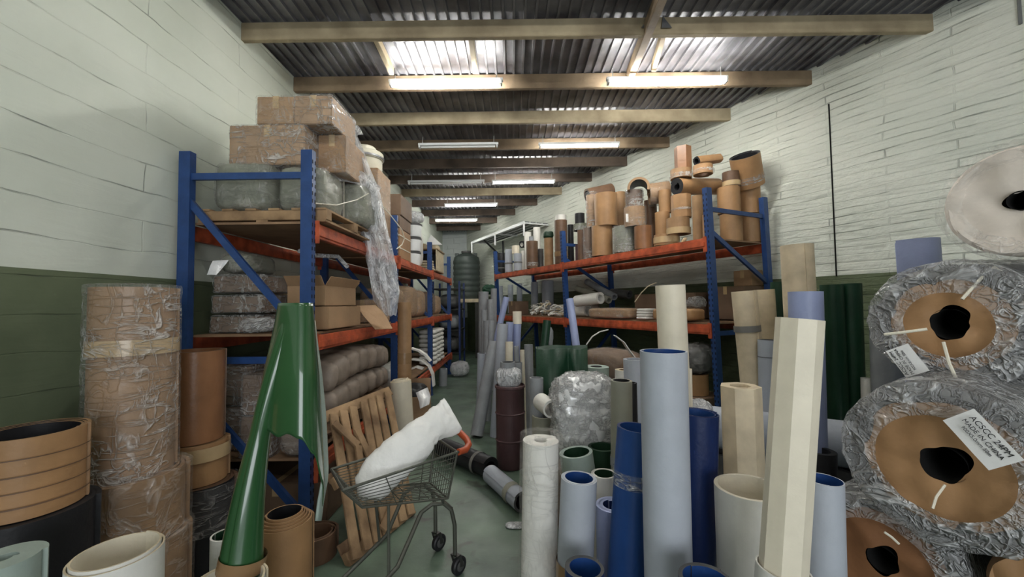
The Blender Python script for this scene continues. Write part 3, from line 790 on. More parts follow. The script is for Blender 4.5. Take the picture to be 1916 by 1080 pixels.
tag(b.build('packing_strap', 'strap_white'), 'loose cream strap curling past the hanging plastic in the second bay', 'strap')
# second load behind it
carton('carton', 'tall carton under the pale drum lid, behind the hanging plastic', (-1.82, 5.0, ZL2+.012), (.5, .5, .97), m='kraft', film='film_thin')
e = empty('drum', (-1.80, 4.98, ZL2+.99), 'pale round drum with stepped lid, behind the top boxes', 'drum')
b = MB(); b.lathe([(0, .01), (.19, .01), (.20, .03), (.20, .15), (.215, .16), (.215, .235), (.20, .25), (.13, .255), (.125, .31), (.11, .325), (0, .325)], 40); b.build('drum_body', 'barrel', e)
b = MB(); b.lathe([(.216, .165), (.222, .17), (.222, .19), (.216, .195)], 40); b.build('lid_ring', 'steel', e)

# ------------------------------------------------------------------ left rack, middle level
z = ZL1+.012
for k, (h, m) in enumerate(((.125, 'carton_dark'), (.13, 'carton_dark'), (.13, 'carton_dark'))):
    lb = ('lowest', 'middle', 'uppermost')[k]+' film-wrapped brown pack in the stack beside the rear left upright'
    carton('wrapped_pack', lb, (-2.18+.01*k, 3.42, z), (.38, .45, h-.006), m=m, film='film', cat='package', group='brown packs stacked on the middle shelf', rz=.02*(k-1), tape=False); z += h+.03
soft('wrapped_bag', 'dusty grey wrapped bag on the topmost brown pack, under the pallet', 'bag', (-2.24, 3.46, ZL1+.012+.475), (.26, .4, .16), 'bag_grey', amp=.03, film='film_thin')
o = drape('metal_foil', [(at(398, 488, 3.16), at(428, 487, 3.2)), (at(392, 500, 3.14), at(418, 500, 3.18)), (at(387, 514, 3.13), at(405, 515, 3.15))], 'silver', nu=8, nv=3, amp=.004, fold=3)
tag(o, 'small folded silver strip on top of the brown packs', 'foil strip')
soft('plastic_scrap', 'crumpled clear plastic bag slumped beside the brown packs', 'plastic bag', (-1.93, 3.10, ZL1+.012), (.26, .13, .12), 'film_heavy', amp=.05, rz=.5, expo=2.6)
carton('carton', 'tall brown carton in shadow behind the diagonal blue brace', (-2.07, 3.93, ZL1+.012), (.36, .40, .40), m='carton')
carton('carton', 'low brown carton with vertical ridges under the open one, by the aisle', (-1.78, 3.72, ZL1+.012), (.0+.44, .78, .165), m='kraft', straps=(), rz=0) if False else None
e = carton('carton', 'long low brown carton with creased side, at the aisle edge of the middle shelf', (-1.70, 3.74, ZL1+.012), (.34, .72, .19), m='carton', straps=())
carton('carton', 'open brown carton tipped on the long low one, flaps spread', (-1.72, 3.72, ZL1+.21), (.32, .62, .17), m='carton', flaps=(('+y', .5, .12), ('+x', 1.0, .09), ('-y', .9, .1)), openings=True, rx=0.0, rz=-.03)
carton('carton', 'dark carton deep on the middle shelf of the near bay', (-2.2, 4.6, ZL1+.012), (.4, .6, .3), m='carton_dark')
o = drape('cardboard_sheet', [(at(667, 573, 4.35), at(702, 572, 4.6)), (at(680, 592, 4.25), at(720, 588, 4.4)), (at(702, 617, 4.1), at(734, 616, 4.25))], 'carton', nu=6, nv=3, amp=.006, fold=2, smooth=False)
o.modifiers.new('thickness', 'SOLIDIFY').thickness = .006; tag(o, 'loose cardboard flap hanging over the middle beam', 'cardboard')
carton('carton', 'small brown carton behind the hanging film on the middle shelf', (-1.76, 4.97, ZL1+.012), (.4, .4, .26), m='carton', film='film_thin')
b = MB(); b.tube([at(560, 470, 3.5), at(590, 478, 3.7), at(632, 480, 3.9), at(650, 500, 4.0)], .02, 8)
tag(b.build('plastic_scrap', 'film_white'), 'pale plastic tail lying high in the dark of the middle shelf', 'plastic scrap')
# second and third bays, middle level
for (x, y, s, m, lb) in ((-1.83, 5.75, (.5, .62, .44), 'carton', 'tall film-wrapped bale right of the hanging plastic, middle shelf'),
                         (-1.80, 6.5, (.48, .62, .50), 'carton', 'rounded brown bale second along the middle shelf of the second bay'),
                         (-1.80, 7.18, (.46, .56, .46), 'carton', 'brown bale beside the second blue upright on the middle shelf'),
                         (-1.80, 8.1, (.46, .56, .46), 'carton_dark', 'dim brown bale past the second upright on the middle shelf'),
                         (-1.80, 8.8, (.46, .5, .4), 'carton', 'furthest brown bale on the middle shelf of the left rack')):
    soft('wrapped_bale', lb, 'bale', (x, y, ZL1+.013), s, m, amp=.02, expo=5, film='film_thin', group='bales on the left middle shelf')
# top level, second and third bays
za = ZL2+.012
carton('carton', 'orange-brown carton bound with two cream straps on the top shelf', (-1.78, 5.95, za), (.44, .62, .42), m='kraft_orange', straps=(('z', .14), ('z', .32)))
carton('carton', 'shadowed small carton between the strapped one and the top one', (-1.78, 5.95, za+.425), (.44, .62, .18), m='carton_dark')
carton('carton', 'dark carton with a pale side, topmost past the hanging film', (-1.80, 5.98, za+.61), (.50, .62, .30), m='carton_dark')
carton('carton', 'narrow kraft carton with torn film beside the near second-bay upright', (-1.70, 5.12, za), (.0+.26, .3, .0+.62), m='kraft', film='film') if False else None
for k in range(3):
    zz = za + k*.235; R = .14
    e = empty('tin_pail', (-1.66+.01*k, 6.75, zz), ('lowest', 'middle', 'top')[k]+' film-wrapped pail in the pile behind the strapped carton', 'pail', 'pails on the left top shelf')
    b = MB(); b.lathe([(0, 0), (R*.9, 0), (R*.92, .01), (R, .19), (R*.97, .2), (0, .2)], 28); b.build('pail_body', 'white_paint', e)
    b = MB(); b.lathe([(R*.97, .185), (R*1.06, .19), (R*1.06, .215), (R*.98, .22), (0, .22)], 28); b.build('lid', 'rubber_grey', e)
soft('plastic_bag', 'puffed clear plastic bag on top of the pails', 'plastic bag', (-1.62, 6.78, za+.71), (.3, .34, .2), 'film_white', amp=.06, expo=2.5)
soft('white_parcel', 'white parcel leaning behind the pails on the top shelf', 'package', (-1.78, 7.25, za), (.36, .36, .72), 'white_pvc', amp=.03, expo=4)
b = MB(); b.add([(-.15, 0, 0), (.16, .05, 0), (-.06, .02, .2), (-.13, .12, 0.0)], [(0, 1, 2), (0, 2, 3), (1, 3, 2), (0, 3, 1)])
o = b.build('folded_paper', 'paper', smooth=False); o.location = (-1.52, 7.9, za+.52); tag(o, 'white folded paper peak beyond the pails', 'paper')
# open crate cubby
e = empty('wooden_crate', (-1.78, 8.35, za), 'open fronted wooden crate with a blue box inside, far end of the top shelf', 'crate')
for (c, d, m) in (((0, 0, .01), (.62, .8, .02), 'pallet_wood'), ((0, 0, .44), (.66, .84, .02), 'pallet_wood'), ((.30, 0, .22), (.02, .8, .42), 'cream_worn'), ((-.30, 0, .22), (.02, .8, .42), 'pallet_wood'), ((0, .39, .22), (.6, .02, .42), 'rubber_grey')):
    b = MB(); b.box(c, d); b.build('panel', m, e, smooth=False)
carton('blue_box', 'flat blue box inside the open wooden crate', (-1.78, 8.35, za+.022), (.5, .6, .14), m='navy_pvc', tape=False)
carton('carton', 'shallow pale carton lying on the open wooden crate', (-1.76, 8.3, za+.452), (.5, .5, .11), m='cream_worn')
for k in range(4):
    soft('paper_bundle', ('lowest', 'second', 'third', 'uppermost')[k]+' yellowed paper bundle on the shelf before the crate', 'paper bundle', (-1.66, 7.82, za+.001+k*.047), (.34-.02*k, .3, .046), 'cream_worn', amp=.008, expo=6, n=5, group='yellowed paper bundles', rz=.1*k)

# ------------------------------------------------------------------ left rack, lowest level
def ribbed_bale(label, c, size, rz, bend, m='bale'):
    nx, ns = 34, 22; vs = []; fs = []; sx, sy, sz = size
    for i in range(nx+1):
        t = i/nx; x = (t-.5)*sx; drop = bend*(2*t-1)**2; k = 1-.13*abs(math.sin(t*PI*6))**6 if 0 < i < nx else .82
        for j in range(ns):
            a = 2*PI*j/ns; q = (abs(math.cos(a))**4+abs(math.sin(a))**4)**-.25
            d = ridged((x, math.cos(a), math.sin(a)), 6, sx)*.02
            vs.append((x, math.cos(a)*q*(sy/2*k+d), sz/2+math.sin(a)*q*(sz/2*k+d)-drop))
    for i in range(nx):
        for j in range(ns): j2 = (j+1) % ns; fs.append((i*ns+j, (i+1)*ns+j, (i+1)*ns+j2, i*ns+j2))
    fs += [tuple(range(ns)), tuple(nx*ns+j for j in range(ns-1, -1, -1))]
    o = mk('ribbed_bale', vs, fs, m, angle=60); o.location = c; o.rotation_euler = (0, 0, rz)
    return tag(o, label, 'bale', 'long ribbed bales on the lowest shelf')
ribbed_bale('upper long grey-brown bale with stitched ribs, drooping at its near end', (-1.72, 4.18, .985), (1.5, .46, .27), PI/2, .06)
ribbed_bale('lower long grey-brown bale squeezed under the ribbed one', (-1.74, 4.2, .725), (1.5, .48, .255), PI/2, .03)
ribbed_bale('bottom long bale on the lowest shelf, behind the wooden pallet', (-1.76, 4.2, ZL0+.02), (1.4, .48, .18), PI/2, .0, 'carton_dark')
soft('wrapped_bag', 'pale wrapped sack standing at the near end of the ribbed bales', 'bag', (-1.50, 3.40, .70), (.2, .26, .30), 'bag_grey', amp=.03, film='film_thin') if False else None
soft('wrapped_bag', 'pale grey sack on end at the near end of the ribbed bales', 'bag', (-1.66, 3.18, ZL0+.012), (.22, .2, .62), 'bale', amp=.03, film='film_thin', expo=4)
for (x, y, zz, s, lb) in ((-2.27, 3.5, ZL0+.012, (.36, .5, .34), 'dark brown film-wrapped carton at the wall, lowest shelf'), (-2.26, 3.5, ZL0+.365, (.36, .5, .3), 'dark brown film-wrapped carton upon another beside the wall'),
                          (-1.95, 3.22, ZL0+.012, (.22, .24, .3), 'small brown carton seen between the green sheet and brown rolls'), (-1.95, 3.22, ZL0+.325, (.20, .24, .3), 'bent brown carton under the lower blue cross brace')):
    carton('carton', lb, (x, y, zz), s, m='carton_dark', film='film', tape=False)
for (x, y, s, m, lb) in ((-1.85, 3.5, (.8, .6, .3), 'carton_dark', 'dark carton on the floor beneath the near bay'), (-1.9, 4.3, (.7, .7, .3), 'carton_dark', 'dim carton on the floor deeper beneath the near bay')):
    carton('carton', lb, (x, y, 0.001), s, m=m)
# white packs stacked by the second upright
gg = 'white packs on the lowest shelf'
for k in range(8):
    for q in range(3):
        soft('white_pack', 'white plastic pack, %s in the %s pile past the second upright' % (('lowest', 'second up', 'third up', 'fourth up', 'fifth up', 'sixth up', 'seventh up', 'topmost')[k], ('nearest', 'middle', 'furthest')[q]), 'package', (-1.62, 7.85+.36*q, ZL0+.012+k*.082), (.34, .33, .084), 'white_pvc', amp=.014, expo=4, n=4, group=gg, rz=random.uniform(-.1, .1))
# tall tubes at the aisle side
rpx('cardboard_tube', 'tall brown cardboard tube with dark tape, standing by the middle beam', (757, 566), (757, 715), 25, 4.55, zb=0.0, cat='tube', mats='kraft', r=.05, turns=1.01, bands=((1.02, 1.14, 'tape_brown'), (.72, .82, 'kraft_dark')))
rpx('vinyl_roll', 'cream roll leaning behind the wooden pallet, below the cardboard tube', (750, 714), (757, 830), 40, 4.25, mats=('cream_pvc', 'cream_pvc', 'cream_worn'), r=.06, turns=3, tele=.03)
# rubber gaskets and open carton
carton('carton', 'open brown carton on the floor holding a black bag, at the aisle', (-1.26, 5.15, .001), (.40, .44, .56), m='carton', openings=True, flaps=(('+y', 1.2, .15),), rz=.1)
soft('black_bag', 'black bag with silver lining stuffed in the open carton', 'bag', (-1.26, 5.15, .38), (.36, .38, .30), 'black_plastic', amp=.05, expo=3)
o = drape('metal_foil', [(at(778, 735, 4.9), at(800, 725, 4.95)), (at(784, 752, 4.86), at(806, 742, 4.9)), (at(786, 765, 4.85), at(803, 757, 4.86))], 'silver', nu=10, nv=4, amp=.012, fold=6)
tag(o, 'silver lining flap over the black bag', 'foil')
for k, (pts, lb) in enumerate(([((770, 660), (788, 662), (803, 672), (811, 690), (813, 722))], 'outer arched white rubber strip above the open carton') if False else
      (([(770, 652), (784, 656), (796, 664), (806, 676)], 'upper arched white rubber strip by the low beam'), ([(772, 672), (790, 674), (803, 684), (810, 700), (812, 722)], 'long arched white strip drooping to the open carton'),
       ([(770, 690), (780, 686), (792, 690)], 'short curled white strip inside the arched ones'))):
    b = MB(); q = [at(x, y, 5.3) for x, y in pts]
    for i in range(len(q)-1): b.bar(q[i], q[i+1], .10, .02, up=(q[i+1]-q[i]).cross(Vector((0, 1, 0))))
    tag(b.build('rubber_strip', 'white_pvc', smooth=False), lb, 'rubber strip')
for k in range(3):
    soft('white_parcel', ('left', 'middle', 'right')[k]+' crushed white parcel on the lowest shelf behind the arched strips', 'package', (-1.75+.0*k, 5.6+.3*k, ZL0+.012), (.34, .28, .3), 'white_pvc', amp=.05, expo=3)
rpx('cardboard_tube', 'pale grey tube on the floor under the far end of the white packs', (829, 690), (829, 745), 16, 8.5, cat='tube', mats='grey_pvc_dim', r=.06, turns=1.01)
soft('plastic_bag', 'crumpled clear plastic fallen in the aisle far back', 'plastic bag', (-1.25, 9.6, 0), (.45, .5, .35), 'film_white', amp=.08, expo=2.4)

# ------------------------------------------------------------------ leaning wooden pallet
TLc, TRc, BLc, BRc = Vector((-1.44, 3.16, .84)), Vector((-1.14, 3.80, .90)), Vector((-1.05, 2.66, .02)), Vector((-.80, 3.30, .02))
e = empty('wooden_pallet', (BLc+BRc)/2, 'broken wooden pallet standing on edge against the left rack behind the trolley', 'pallet'); o0 = (BLc+BRc)/2
def bil(u, v): return (BLc.lerp(BRc, u)).lerp(TLc.lerp(TRc, u), v) - o0
nrm = (BRc-BLc).cross(TLc-BLc).normalized()
for v, k in ((.98, 0), (.03, 0), (.5, 1)):
    b = MB(); b.bar(bil(-.02, v)-nrm*.03, bil(1.02, v)-nrm*.03, .045, .085, up=(TLc-BLc).normalized()); b.build('rail', 'pallet_wood', e, bevel=.003)
for u in (.06, .22, .36, .50, .63, .78, .93):
    b = MB(); q = random.uniform(-.02, .02); b.bar(bil(u, 0)+nrm*.01, bil(u+q, .97)+nrm*.01, .075, .016, up=nrm); b.build('slat', 'pallet_wood', e, bevel=.002)
for (u0, v0, u1, v1) in ((.02, .90, .28, .66), (.28, .66, .22, .30), (.40, .05, .95, .30), (.3, .78, .45, .45)):
    b = MB(); b.bar(bil(u0, v0)+nrm*.045, bil(u1, v1)+nrm*.045, .06, .018, up=nrm); b.build('broken_slat', 'pallet_wood', e, bevel=.002)
for v in (.1, .55, .9):
    b = MB(); b.bar(bil(0, v)-nrm*.09, bil(1, v)-nrm*.09, .07, .016, up=nrm); b.build('bottom_board', 'board', e, bevel=.002)

# ------------------------------------------------------------------ trolley
Bp, Ap, Cp, Dp = Vector((-.88, 2.12, .72)), Vector((-1.06, 2.39, .72)), Vector((-.345, 2.50, .77)), Vector((-.53, 2.78, .77))
e = empty('shopping_trolley', (-.6, 2.4, 0), 'old grey wire shopping trolley with orange handle, holding a white sack', 'trolley'); o0 = Vector((-.6, 2.4, 0))
def q4(u, v, zt):   # u nose->handle, v near->far
    top = Bp.lerp(Cp, u).lerp(Ap.lerp(Dp, u), v)
    bot = Vector(top); ins = .06
    bz = .60 + (.50-.60)*u
    c = Bp.lerp(Cp, .5).lerp(Ap.lerp(Dp, .5), .5)
    bot = Vector((top.x+(c.x-top.x)*.16+(0 if u > .5 else .05), top.y+(c.y-top.y)*.2, bz))
    return top.lerp(bot, zt)-o0
b = MB()
for (p, q) in (((0, 0), (1, 0)), ((0, 1), (1, 1)), ((0, 0), (0, 1)), ((1, 0), (1, 1))):
    b.tube([q4(*p, 0), q4(*q, 0)], .008, 8); b.tube([q4(*p, 1), q4(*q, 1)], .006, 8)
for p in ((0, 0), (0, 1), (1, 0), (1, 1)): b.tube([q4(*p, 0), q4(*p, 1)], .007, 8)
b.build('basket_rim', 'trolley_grey', e)
b = MB(); w_ = .0023
for k in range(1, 9):
    z_ = k/9
    for v in (0, 1): b.tube([q4(0, v, z_), q4(1, v, z_)], w_, 5)
    b.tube([q4(0, 0, z_), q4(0, 1, z_)], w_, 5)
for k in range(1, 3):
    for v in (0, 1): b.tube([q4(k/3, v, 0), q4(k/3, v, 1)], w_*1.3, 5)
b.build('side_wires', 'trolley_grey', e)
b = MB()
for k in range(1, 10): b.tube([q4(1, k/10, 0), q4(1, k/10, 1)], w_, 5)
for k in (.33, .66): b.tube([q4(1, 0, k), q4(1, 1, k)], w_, 5)
b.build('rear_gate', 'trolley_grey', e)
b = MB()
for k in range(1, 12): b.tube([q4(0, k/12, 1), q4(1, k/12, 1)], w_, 5)
for k in range(1, 5): b.tube([q4(k/5, 0, 1), q4(k/5, 1, 1)], w_*1.2, 5)
b.build('basket_floor', 'trolley_grey', e)
# chassis: two bent tubes
W1, W2 = onz(855, 1075, 0), onz(818, 1030, 0)
F1, F2 = Vector((-.86, 1.98, .10)), Vector((-1.0, 2.33, .10))
for (wq, fq, v) in ((W1, F1, 0), (W2, F2, 1)):
    b = MB(); base = q4(.93, v, 1)+o0
    pts = [wq+Vector((-.01, 0, .10)), wq+Vector((-.012, 0, .30)), wq+Vector((-.03, -.01, .395)), wq+Vector((-.075, -.03, .445)), wq+Vector((-.14, -.06, .455)), wq+Vector((-.20, -.09, .42)), wq.lerp(fq, .55)+Vector((0, 0, .20)), fq+Vector((0, 0, .01))]
    b.tube([p-o0 for p in pts], .0125, 10); b.build('chassis_tube', 'trolley_grey', e)
    b = MB(); b.tube([wq+Vector((-.075, -.03, .445))-o0, q4(.93, v, 1)], .008, 8); b.build('basket_stay', 'trolley_grey', e); b = MB(); b.tube([wq.lerp(fq, .62)+Vector((0, 0, .17))-o0, q4(.25, v, 1)], .008, 8); b.build('basket_stay', 'trolley_grey', e)
for (wq, fq) in ((W1, W2), (F1, F2)):
    b = MB(); b.tube([wq+Vector((0, 0, .10 if wq is F1 else .40))-o0-(Vector((0, 0, .09)) if wq is F1 else Vector((.03, 0, 0))), fq+Vector((0, 0, .10 if wq is F1 else .40))-o0-(Vector((0, 0, .09)) if wq is F1 else Vector((.03, 0, 0)))], .009, 8); b.build('cross_tube', 'trolley_grey', e)
for wq in (W1, W2, Vector((F1.x, F1.y, 0)), Vector((F2.x, F2.y, 0))):
    M = Matrix.Rotation(PI/2, 3, 'X') @ Matrix.Identity(3); M = Matrix.Rotation(.9, 3, 'Z') @ M
    c = wq-o0+Vector((.012, 0, .055))
    b = MB(); b.lathe([(0, -.018), (.046, -.018), (.054, -.011), (.055, 0), (.054, .011), (.046, .018), (0, .018)], 28, c=c, M=M); wh = b.build('wheel', 'rubber', e)
    b = MB(); b.lathe([(0, -.0195), (.028, -.0195), (.03, -.018)], 20, c=c, M=M); b.lathe([(.03, .018), (.028, .0195), (0, .0195)], 20, c=c, M=M); b.build('hub', 'rubber_grey', wh)
    b = MB(); s = M @ Vector((0, 0, 1))
    for q in (-.026, .026): b.bar(c+s*q, c+s*q+Vector((-.018, 0, .062)), .004, .032, up=Vector((1, 0, 0)))
    b.bar(c+s*-.028+Vector((-.018, 0, .064)), c+s*.028+Vector((-.018, 0, .064)), .034, .005); b.build('caster_fork', 'dark_steel', e)
b = MB(); hp = [at(852, 803, 2.76), at(862, 811, 2.73), at(873, 822, 2.68), at(877, 832, 2.64), at(871, 842, 2.58), at(858, 846, 2.52)]
b.tube([p-o0 for p in hp], [.018, .021, .021, .021, .021, .02], 14); b.build('handle', 'orange_plastic', e)
b = MB(); b.tube([Dp-o0, hp[0]-o0], .008, 8); b.tube([Cp-o0, hp[-1]-o0], .008, 8); b.build('handle_arm', 'trolley_grey', e)

# white sack in it
S = [((676, 932), 10, 2.34), ((690, 914), 34, 2.35), ((712, 886), 40, 2.38), ((742, 858), 41, 2.42), ((768, 836), 40, 2.46), ((790, 815), 36, 2.50), ((806, 800), 31, 2.54), ((822, 790), 36, 2.58), ((838, 782), 40, 2.61), ((848, 775), 41, 2.63)]
vs, fs = [], []; ns = 36; P = []
for i in range(len(S)-1):
    for k in range(4):
        t = k/4; P.append((at(*S[i][0], S[i][2]).lerp(at(*S[i+1][0], S[i+1][2]), t), S[i][1]*(1-t)+S[i+1][1]*t, (i+t)/(len(S)-1)))
P.append((at(*S[-1][0], S[-1][2]), S[-1][1], 1.0))
for i, (c, hw, t) in enumerate(P):
    tan = (P[min(i+1, len(P)-1)][0]-P[max(i-1, 0)][0]).normalized(); x = tan.cross(Vector((0, 1, 0))).normalized(); y = x.cross(tan).normalized()
    hw *= mpp(2.45)*.92; th = hw*(.55 if t < .75 else .55-1.5*(t-.75))
    for j in range(ns):
        a = 2*PI*j/ns; d = ridged(tuple(c+x*math.cos(a)*hw+y*math.sin(a)*th), 18, 3)*.030 + ridged(tuple(c+x*math.cos(a)*hw), 7, 9)*.018
        vs.append(c + x*(math.cos(a)*(hw+d)) + y*(math.sin(a)*(th+d)) )
n = len(P)
for i in range(n-1):
    for j in range(ns): j2 = (j+1) % ns; fs.append((i*ns+j, i*ns+j2, (i+1)*ns+j2, (i+1)*ns+j))
fs += [tuple(range(ns-1, -1, -1)), tuple((n-1)*ns+j for j in range(ns))]
tag(mk('white_sack', vs, fs, 'sack_white', angle=70), 'creased white woven sack lying slantwise in the trolley', 'sack')
# ------------------------------------------------------------------ right foreground: standing rolls
G2 = ('grey_pvc', 'blue_pvc', 'grey_pvc'); B2 = ('blue_pvc', 'blue_pvc', 'navy_pvc'); CR = ('cream_pvc', 'cream_pvc', 'cream_worn')
L2 = ('lavender_pvc', 'blue_pvc', 'lavender_pvc'); DG = ('dark_green', 'dark_green', 'dark_green'); GY = ('grey_pvc_dim', 'rubber_grey', 'grey_pvc_dim')
rpx('vinyl_roll', 'cream white roll in cling film gathered at its top, beside the aisle', (1013, 824), (1010, 1060), 72, 2.2, mats=('white_pvc', 'white_pvc', 'white_pvc'), r=.03, turns=4, film=(0, .955, 'film_thin'), filmcap=.6)
rpx('vinyl_roll', 'grey roll with bright blue inside, brown band near its foot', (1084, 895), (1079, 1010), 69, 2.05, mats=G2, r=.066, turns=2.0, tight=.8, bands=((.0+.28, .40, 'tape_brown'),), tele=.004)
rpx('vinyl_roll', 'low blue roll whose open top just enters the lower edge', (1094, 1062), (1094, 1120), 74, 1.75, mats=('navy_pvc', 'blue_pvc', 'rubber_grey'), r=.062, turns=2.6)
rpx('vinyl_roll', 'thick pale lavender roll with blue heart behind the blue taped roll', (1148, 945), (1150, 1060), 68, 2.25, mats=('lavender_pvc', 'navy_pvc', 'lavender_pvc'), r=.045, turns=2.2, tight=.93)
rpx('vinyl_roll', 'blue roll with a clear tape band near its narrow top', (1192, 800), (1176, 1060), 76, 2.0, mats=B2, r=.085, turns=1.5, bands=((.79, .86, 'film'),), tight=.7, flare=-.004)
rpx('vinyl_roll', 'large pale grey roll with blue inside, tallest in the foreground', (1241, 657), (1250, 1060), 86, 1.7, mats=G2, r=.083, turns=1.3, tight=.7, shape=lambda a: 1+.012*math.cos(3*a+.4))
rpx('vinyl_roll', 'tall plain cream tube rising behind the pale grey roll', (1254, 534), (1264, 740), 54, 2.3, mats=CR, r=.07, turns=1.3)
rpx('vinyl_roll', 'deep blue roll of many loose turns right of the pale grey roll', (1306, 772), (1300, 1060), 80, 1.98, mats=('navy_pvc', 'blue_pvc', 'navy_pvc'), r=.066, turns=2.4, tight=.35, spin=.2)
rpx('vinyl_roll', 'dark blue roll top showing at the very bottom of the frame', (1322, 1084), (1322, 1150), 98, 1.4, mats=('navy_pvc', 'blue_pvc', 'rubber_grey'), r=.07, turns=2.2)
rpx('vinyl_roll', 'squat cream roll folded flat on two sides with an edge facing forward', (1386, 722), (1392, 880), 76, 2.3, mats=('cream_worn', 'cream_worn', 'cream_worn'), r=.05, turns=3, shape=ngon_shape(7, .35), seg=70, angle=12, tight=.95)
rpx('vinyl_roll', 'fat white roll with wide cream-lined opening', (1402, 911), (1408, 1060), 118, 1.7, mats=('white_pvc', 'cream_pvc', 'cream_pvc'), r=.115, turns=1.02, shape=None)
rpx('vinyl_roll', 'tallest cream roll with faceted side, tilted, standing in a white sleeve', (1497, 597), (1466, 1065), 80, 1.35, mats=CR, r=.055, turns=2.5, shape=ngon_shape(8, .1), seg=64, angle=12, sleeve=(0, .80, .079, 'white_pvc'))
rpx('vinyl_roll', 'grey roll with bright blue inside, right of the tilted cream roll', (1541, 897), (1545, 1060), 64, 1.5, mats=G2, r=.054, turns=1.6, tight=.7)
rpx('vinyl_roll', 'lavender roll with a bright blue edge behind the tilted cream roll', (1507, 546), (1512, 740), 56, 2.48, mats=L2, r=.085, turns=1.25, spin=-.4)
rpx('vinyl_roll', 'tall cream roll against the brick wall with one overlapping edge', (1490, 459), (1500, 640), 54, 3.2, mats=('cream_worn', 'cream_worn', 'cream_worn'), r=.09, turns=1.3, spin=-1.7)
rpx('vinyl_roll', 'cream roll with a brown strap round its middle, leaning outwards', (1391, 545), (1408, 712), 44, 3.3, mats=('cream_worn', 'cream_worn', 'cream_worn'), r=.06, turns=2.2, bands=((1.42, 1.47, 'strap_grey'),), spin=-1.2)
rpx('vinyl_roll', 'worn cream roll with dark open top right of the strapped one', (1430, 542), (1437, 640), 36, 3.52, mats=('cream_worn', 'kraft_dark', 'cream_worn'), r=.06, turns=1.6)
rpx('vinyl_roll', 'short grey roll with dark opening before the worn cream roll', (1437, 636), (1439, 740), 35, 3.15, mats=('grey_pvc', 'rubber_grey', 'grey_pvc_dim'), r=.055, turns=1.5, bands=((0.0+1.23, 1.235, 'rubber_grey'),))
rpx('vinyl_roll', 'left one of two tall dark green rolls on the green wall', (1556, 533), (1566, 750), 38, 3.35, mats=DG, r=.06, turns=1.4)
rpx('vinyl_roll', 'right one of two tall dark green rolls, a gap down its near side', (1592, 531), (1600, 750), 34, 3.35, mats=DG, r=.05, turns=1.3, spin=2.7)
rpx('vinyl_roll', 'dark green roll half hidden behind the tall cream roll at the wall', (1458, 528), (1462, 640), 30, 3.7, mats=DG, r=.05, turns=1.4)
rpx('vinyl_roll', 'lavender sheet curled open with dark blue reverse, standing above the wrapped rolls', (1707, 450), (1722, 650), 74, 2.72, mats=('lavender_pvc', 'navy_pvc', 'lavender_pvc'), r=.115, turns=.72, spin=-3.0)
rpx('vinyl_roll', 'grey roll standing left of the upper wrapped roll', (1661, 572), (1666, 740), 56, 3.05, mats=('grey_pvc_dim', 'grey_pvc_dim', 'grey_pvc_dim'), r=.08, turns=1.5)
rpx('vinyl_roll', 'short white roll between the dark green and grey rolls', (1625, 708), (1626, 760), 24, 3.2, mats='white_pvc', r=.03, turns=2)
# long pale roll lying on its side
a = at(1305, 785, 3.15); c_ = at(1668, 812, 2.62)
roll('vinyl_roll', 'long pale lavender-white roll lying level behind the upright rolls', 'roll', (a.x, a.y, .72), (c_.x, c_.y, .70), .155, mats=('grey_pvc', 'rubber_grey', 'grey_pvc'), r=.09, turns=3)
for (px, Y) in ((1360, 3.05), (1600, 2.72)):
    c = at(px, 900, Y)
    roll('rubber_roll', 'dark upright roll carrying the %s end of the long lying roll' % ('near left' if px < 1500 else 'right'), 'roll', (c.x, c.y, 0), (c.x, c.y, .555), .14, mats='rubber_grey', r=.08, turns=3)
rpx('rubber_roll', 'black rubber roll in the shadow below the long lying roll', (1530, 842), (1530, 1000), 62, 2.35, mats='rubber', r=.06, turns=3)
soft('plastic_bag', 'torn white plastic heaped left of the long lying roll', 'plastic bag', at(1305, 790, 2.9)-Vector((0, 0, .04)), (.22, .24, .20), 'film_white', amp=.06, expo=2.4)
rpx('vinyl_roll', 'slim cream tube showing right behind the pale grey roll', (1287, 690), (1290, 830), 16, 2.6, mats=CR, r=.015, turns=2)
rpx('vinyl_roll', 'grey roll standing left behind the large pale grey roll', (1186, 672), (1190, 800), 40, 3.1, mats='grey_pvc', r=.05, turns=2)

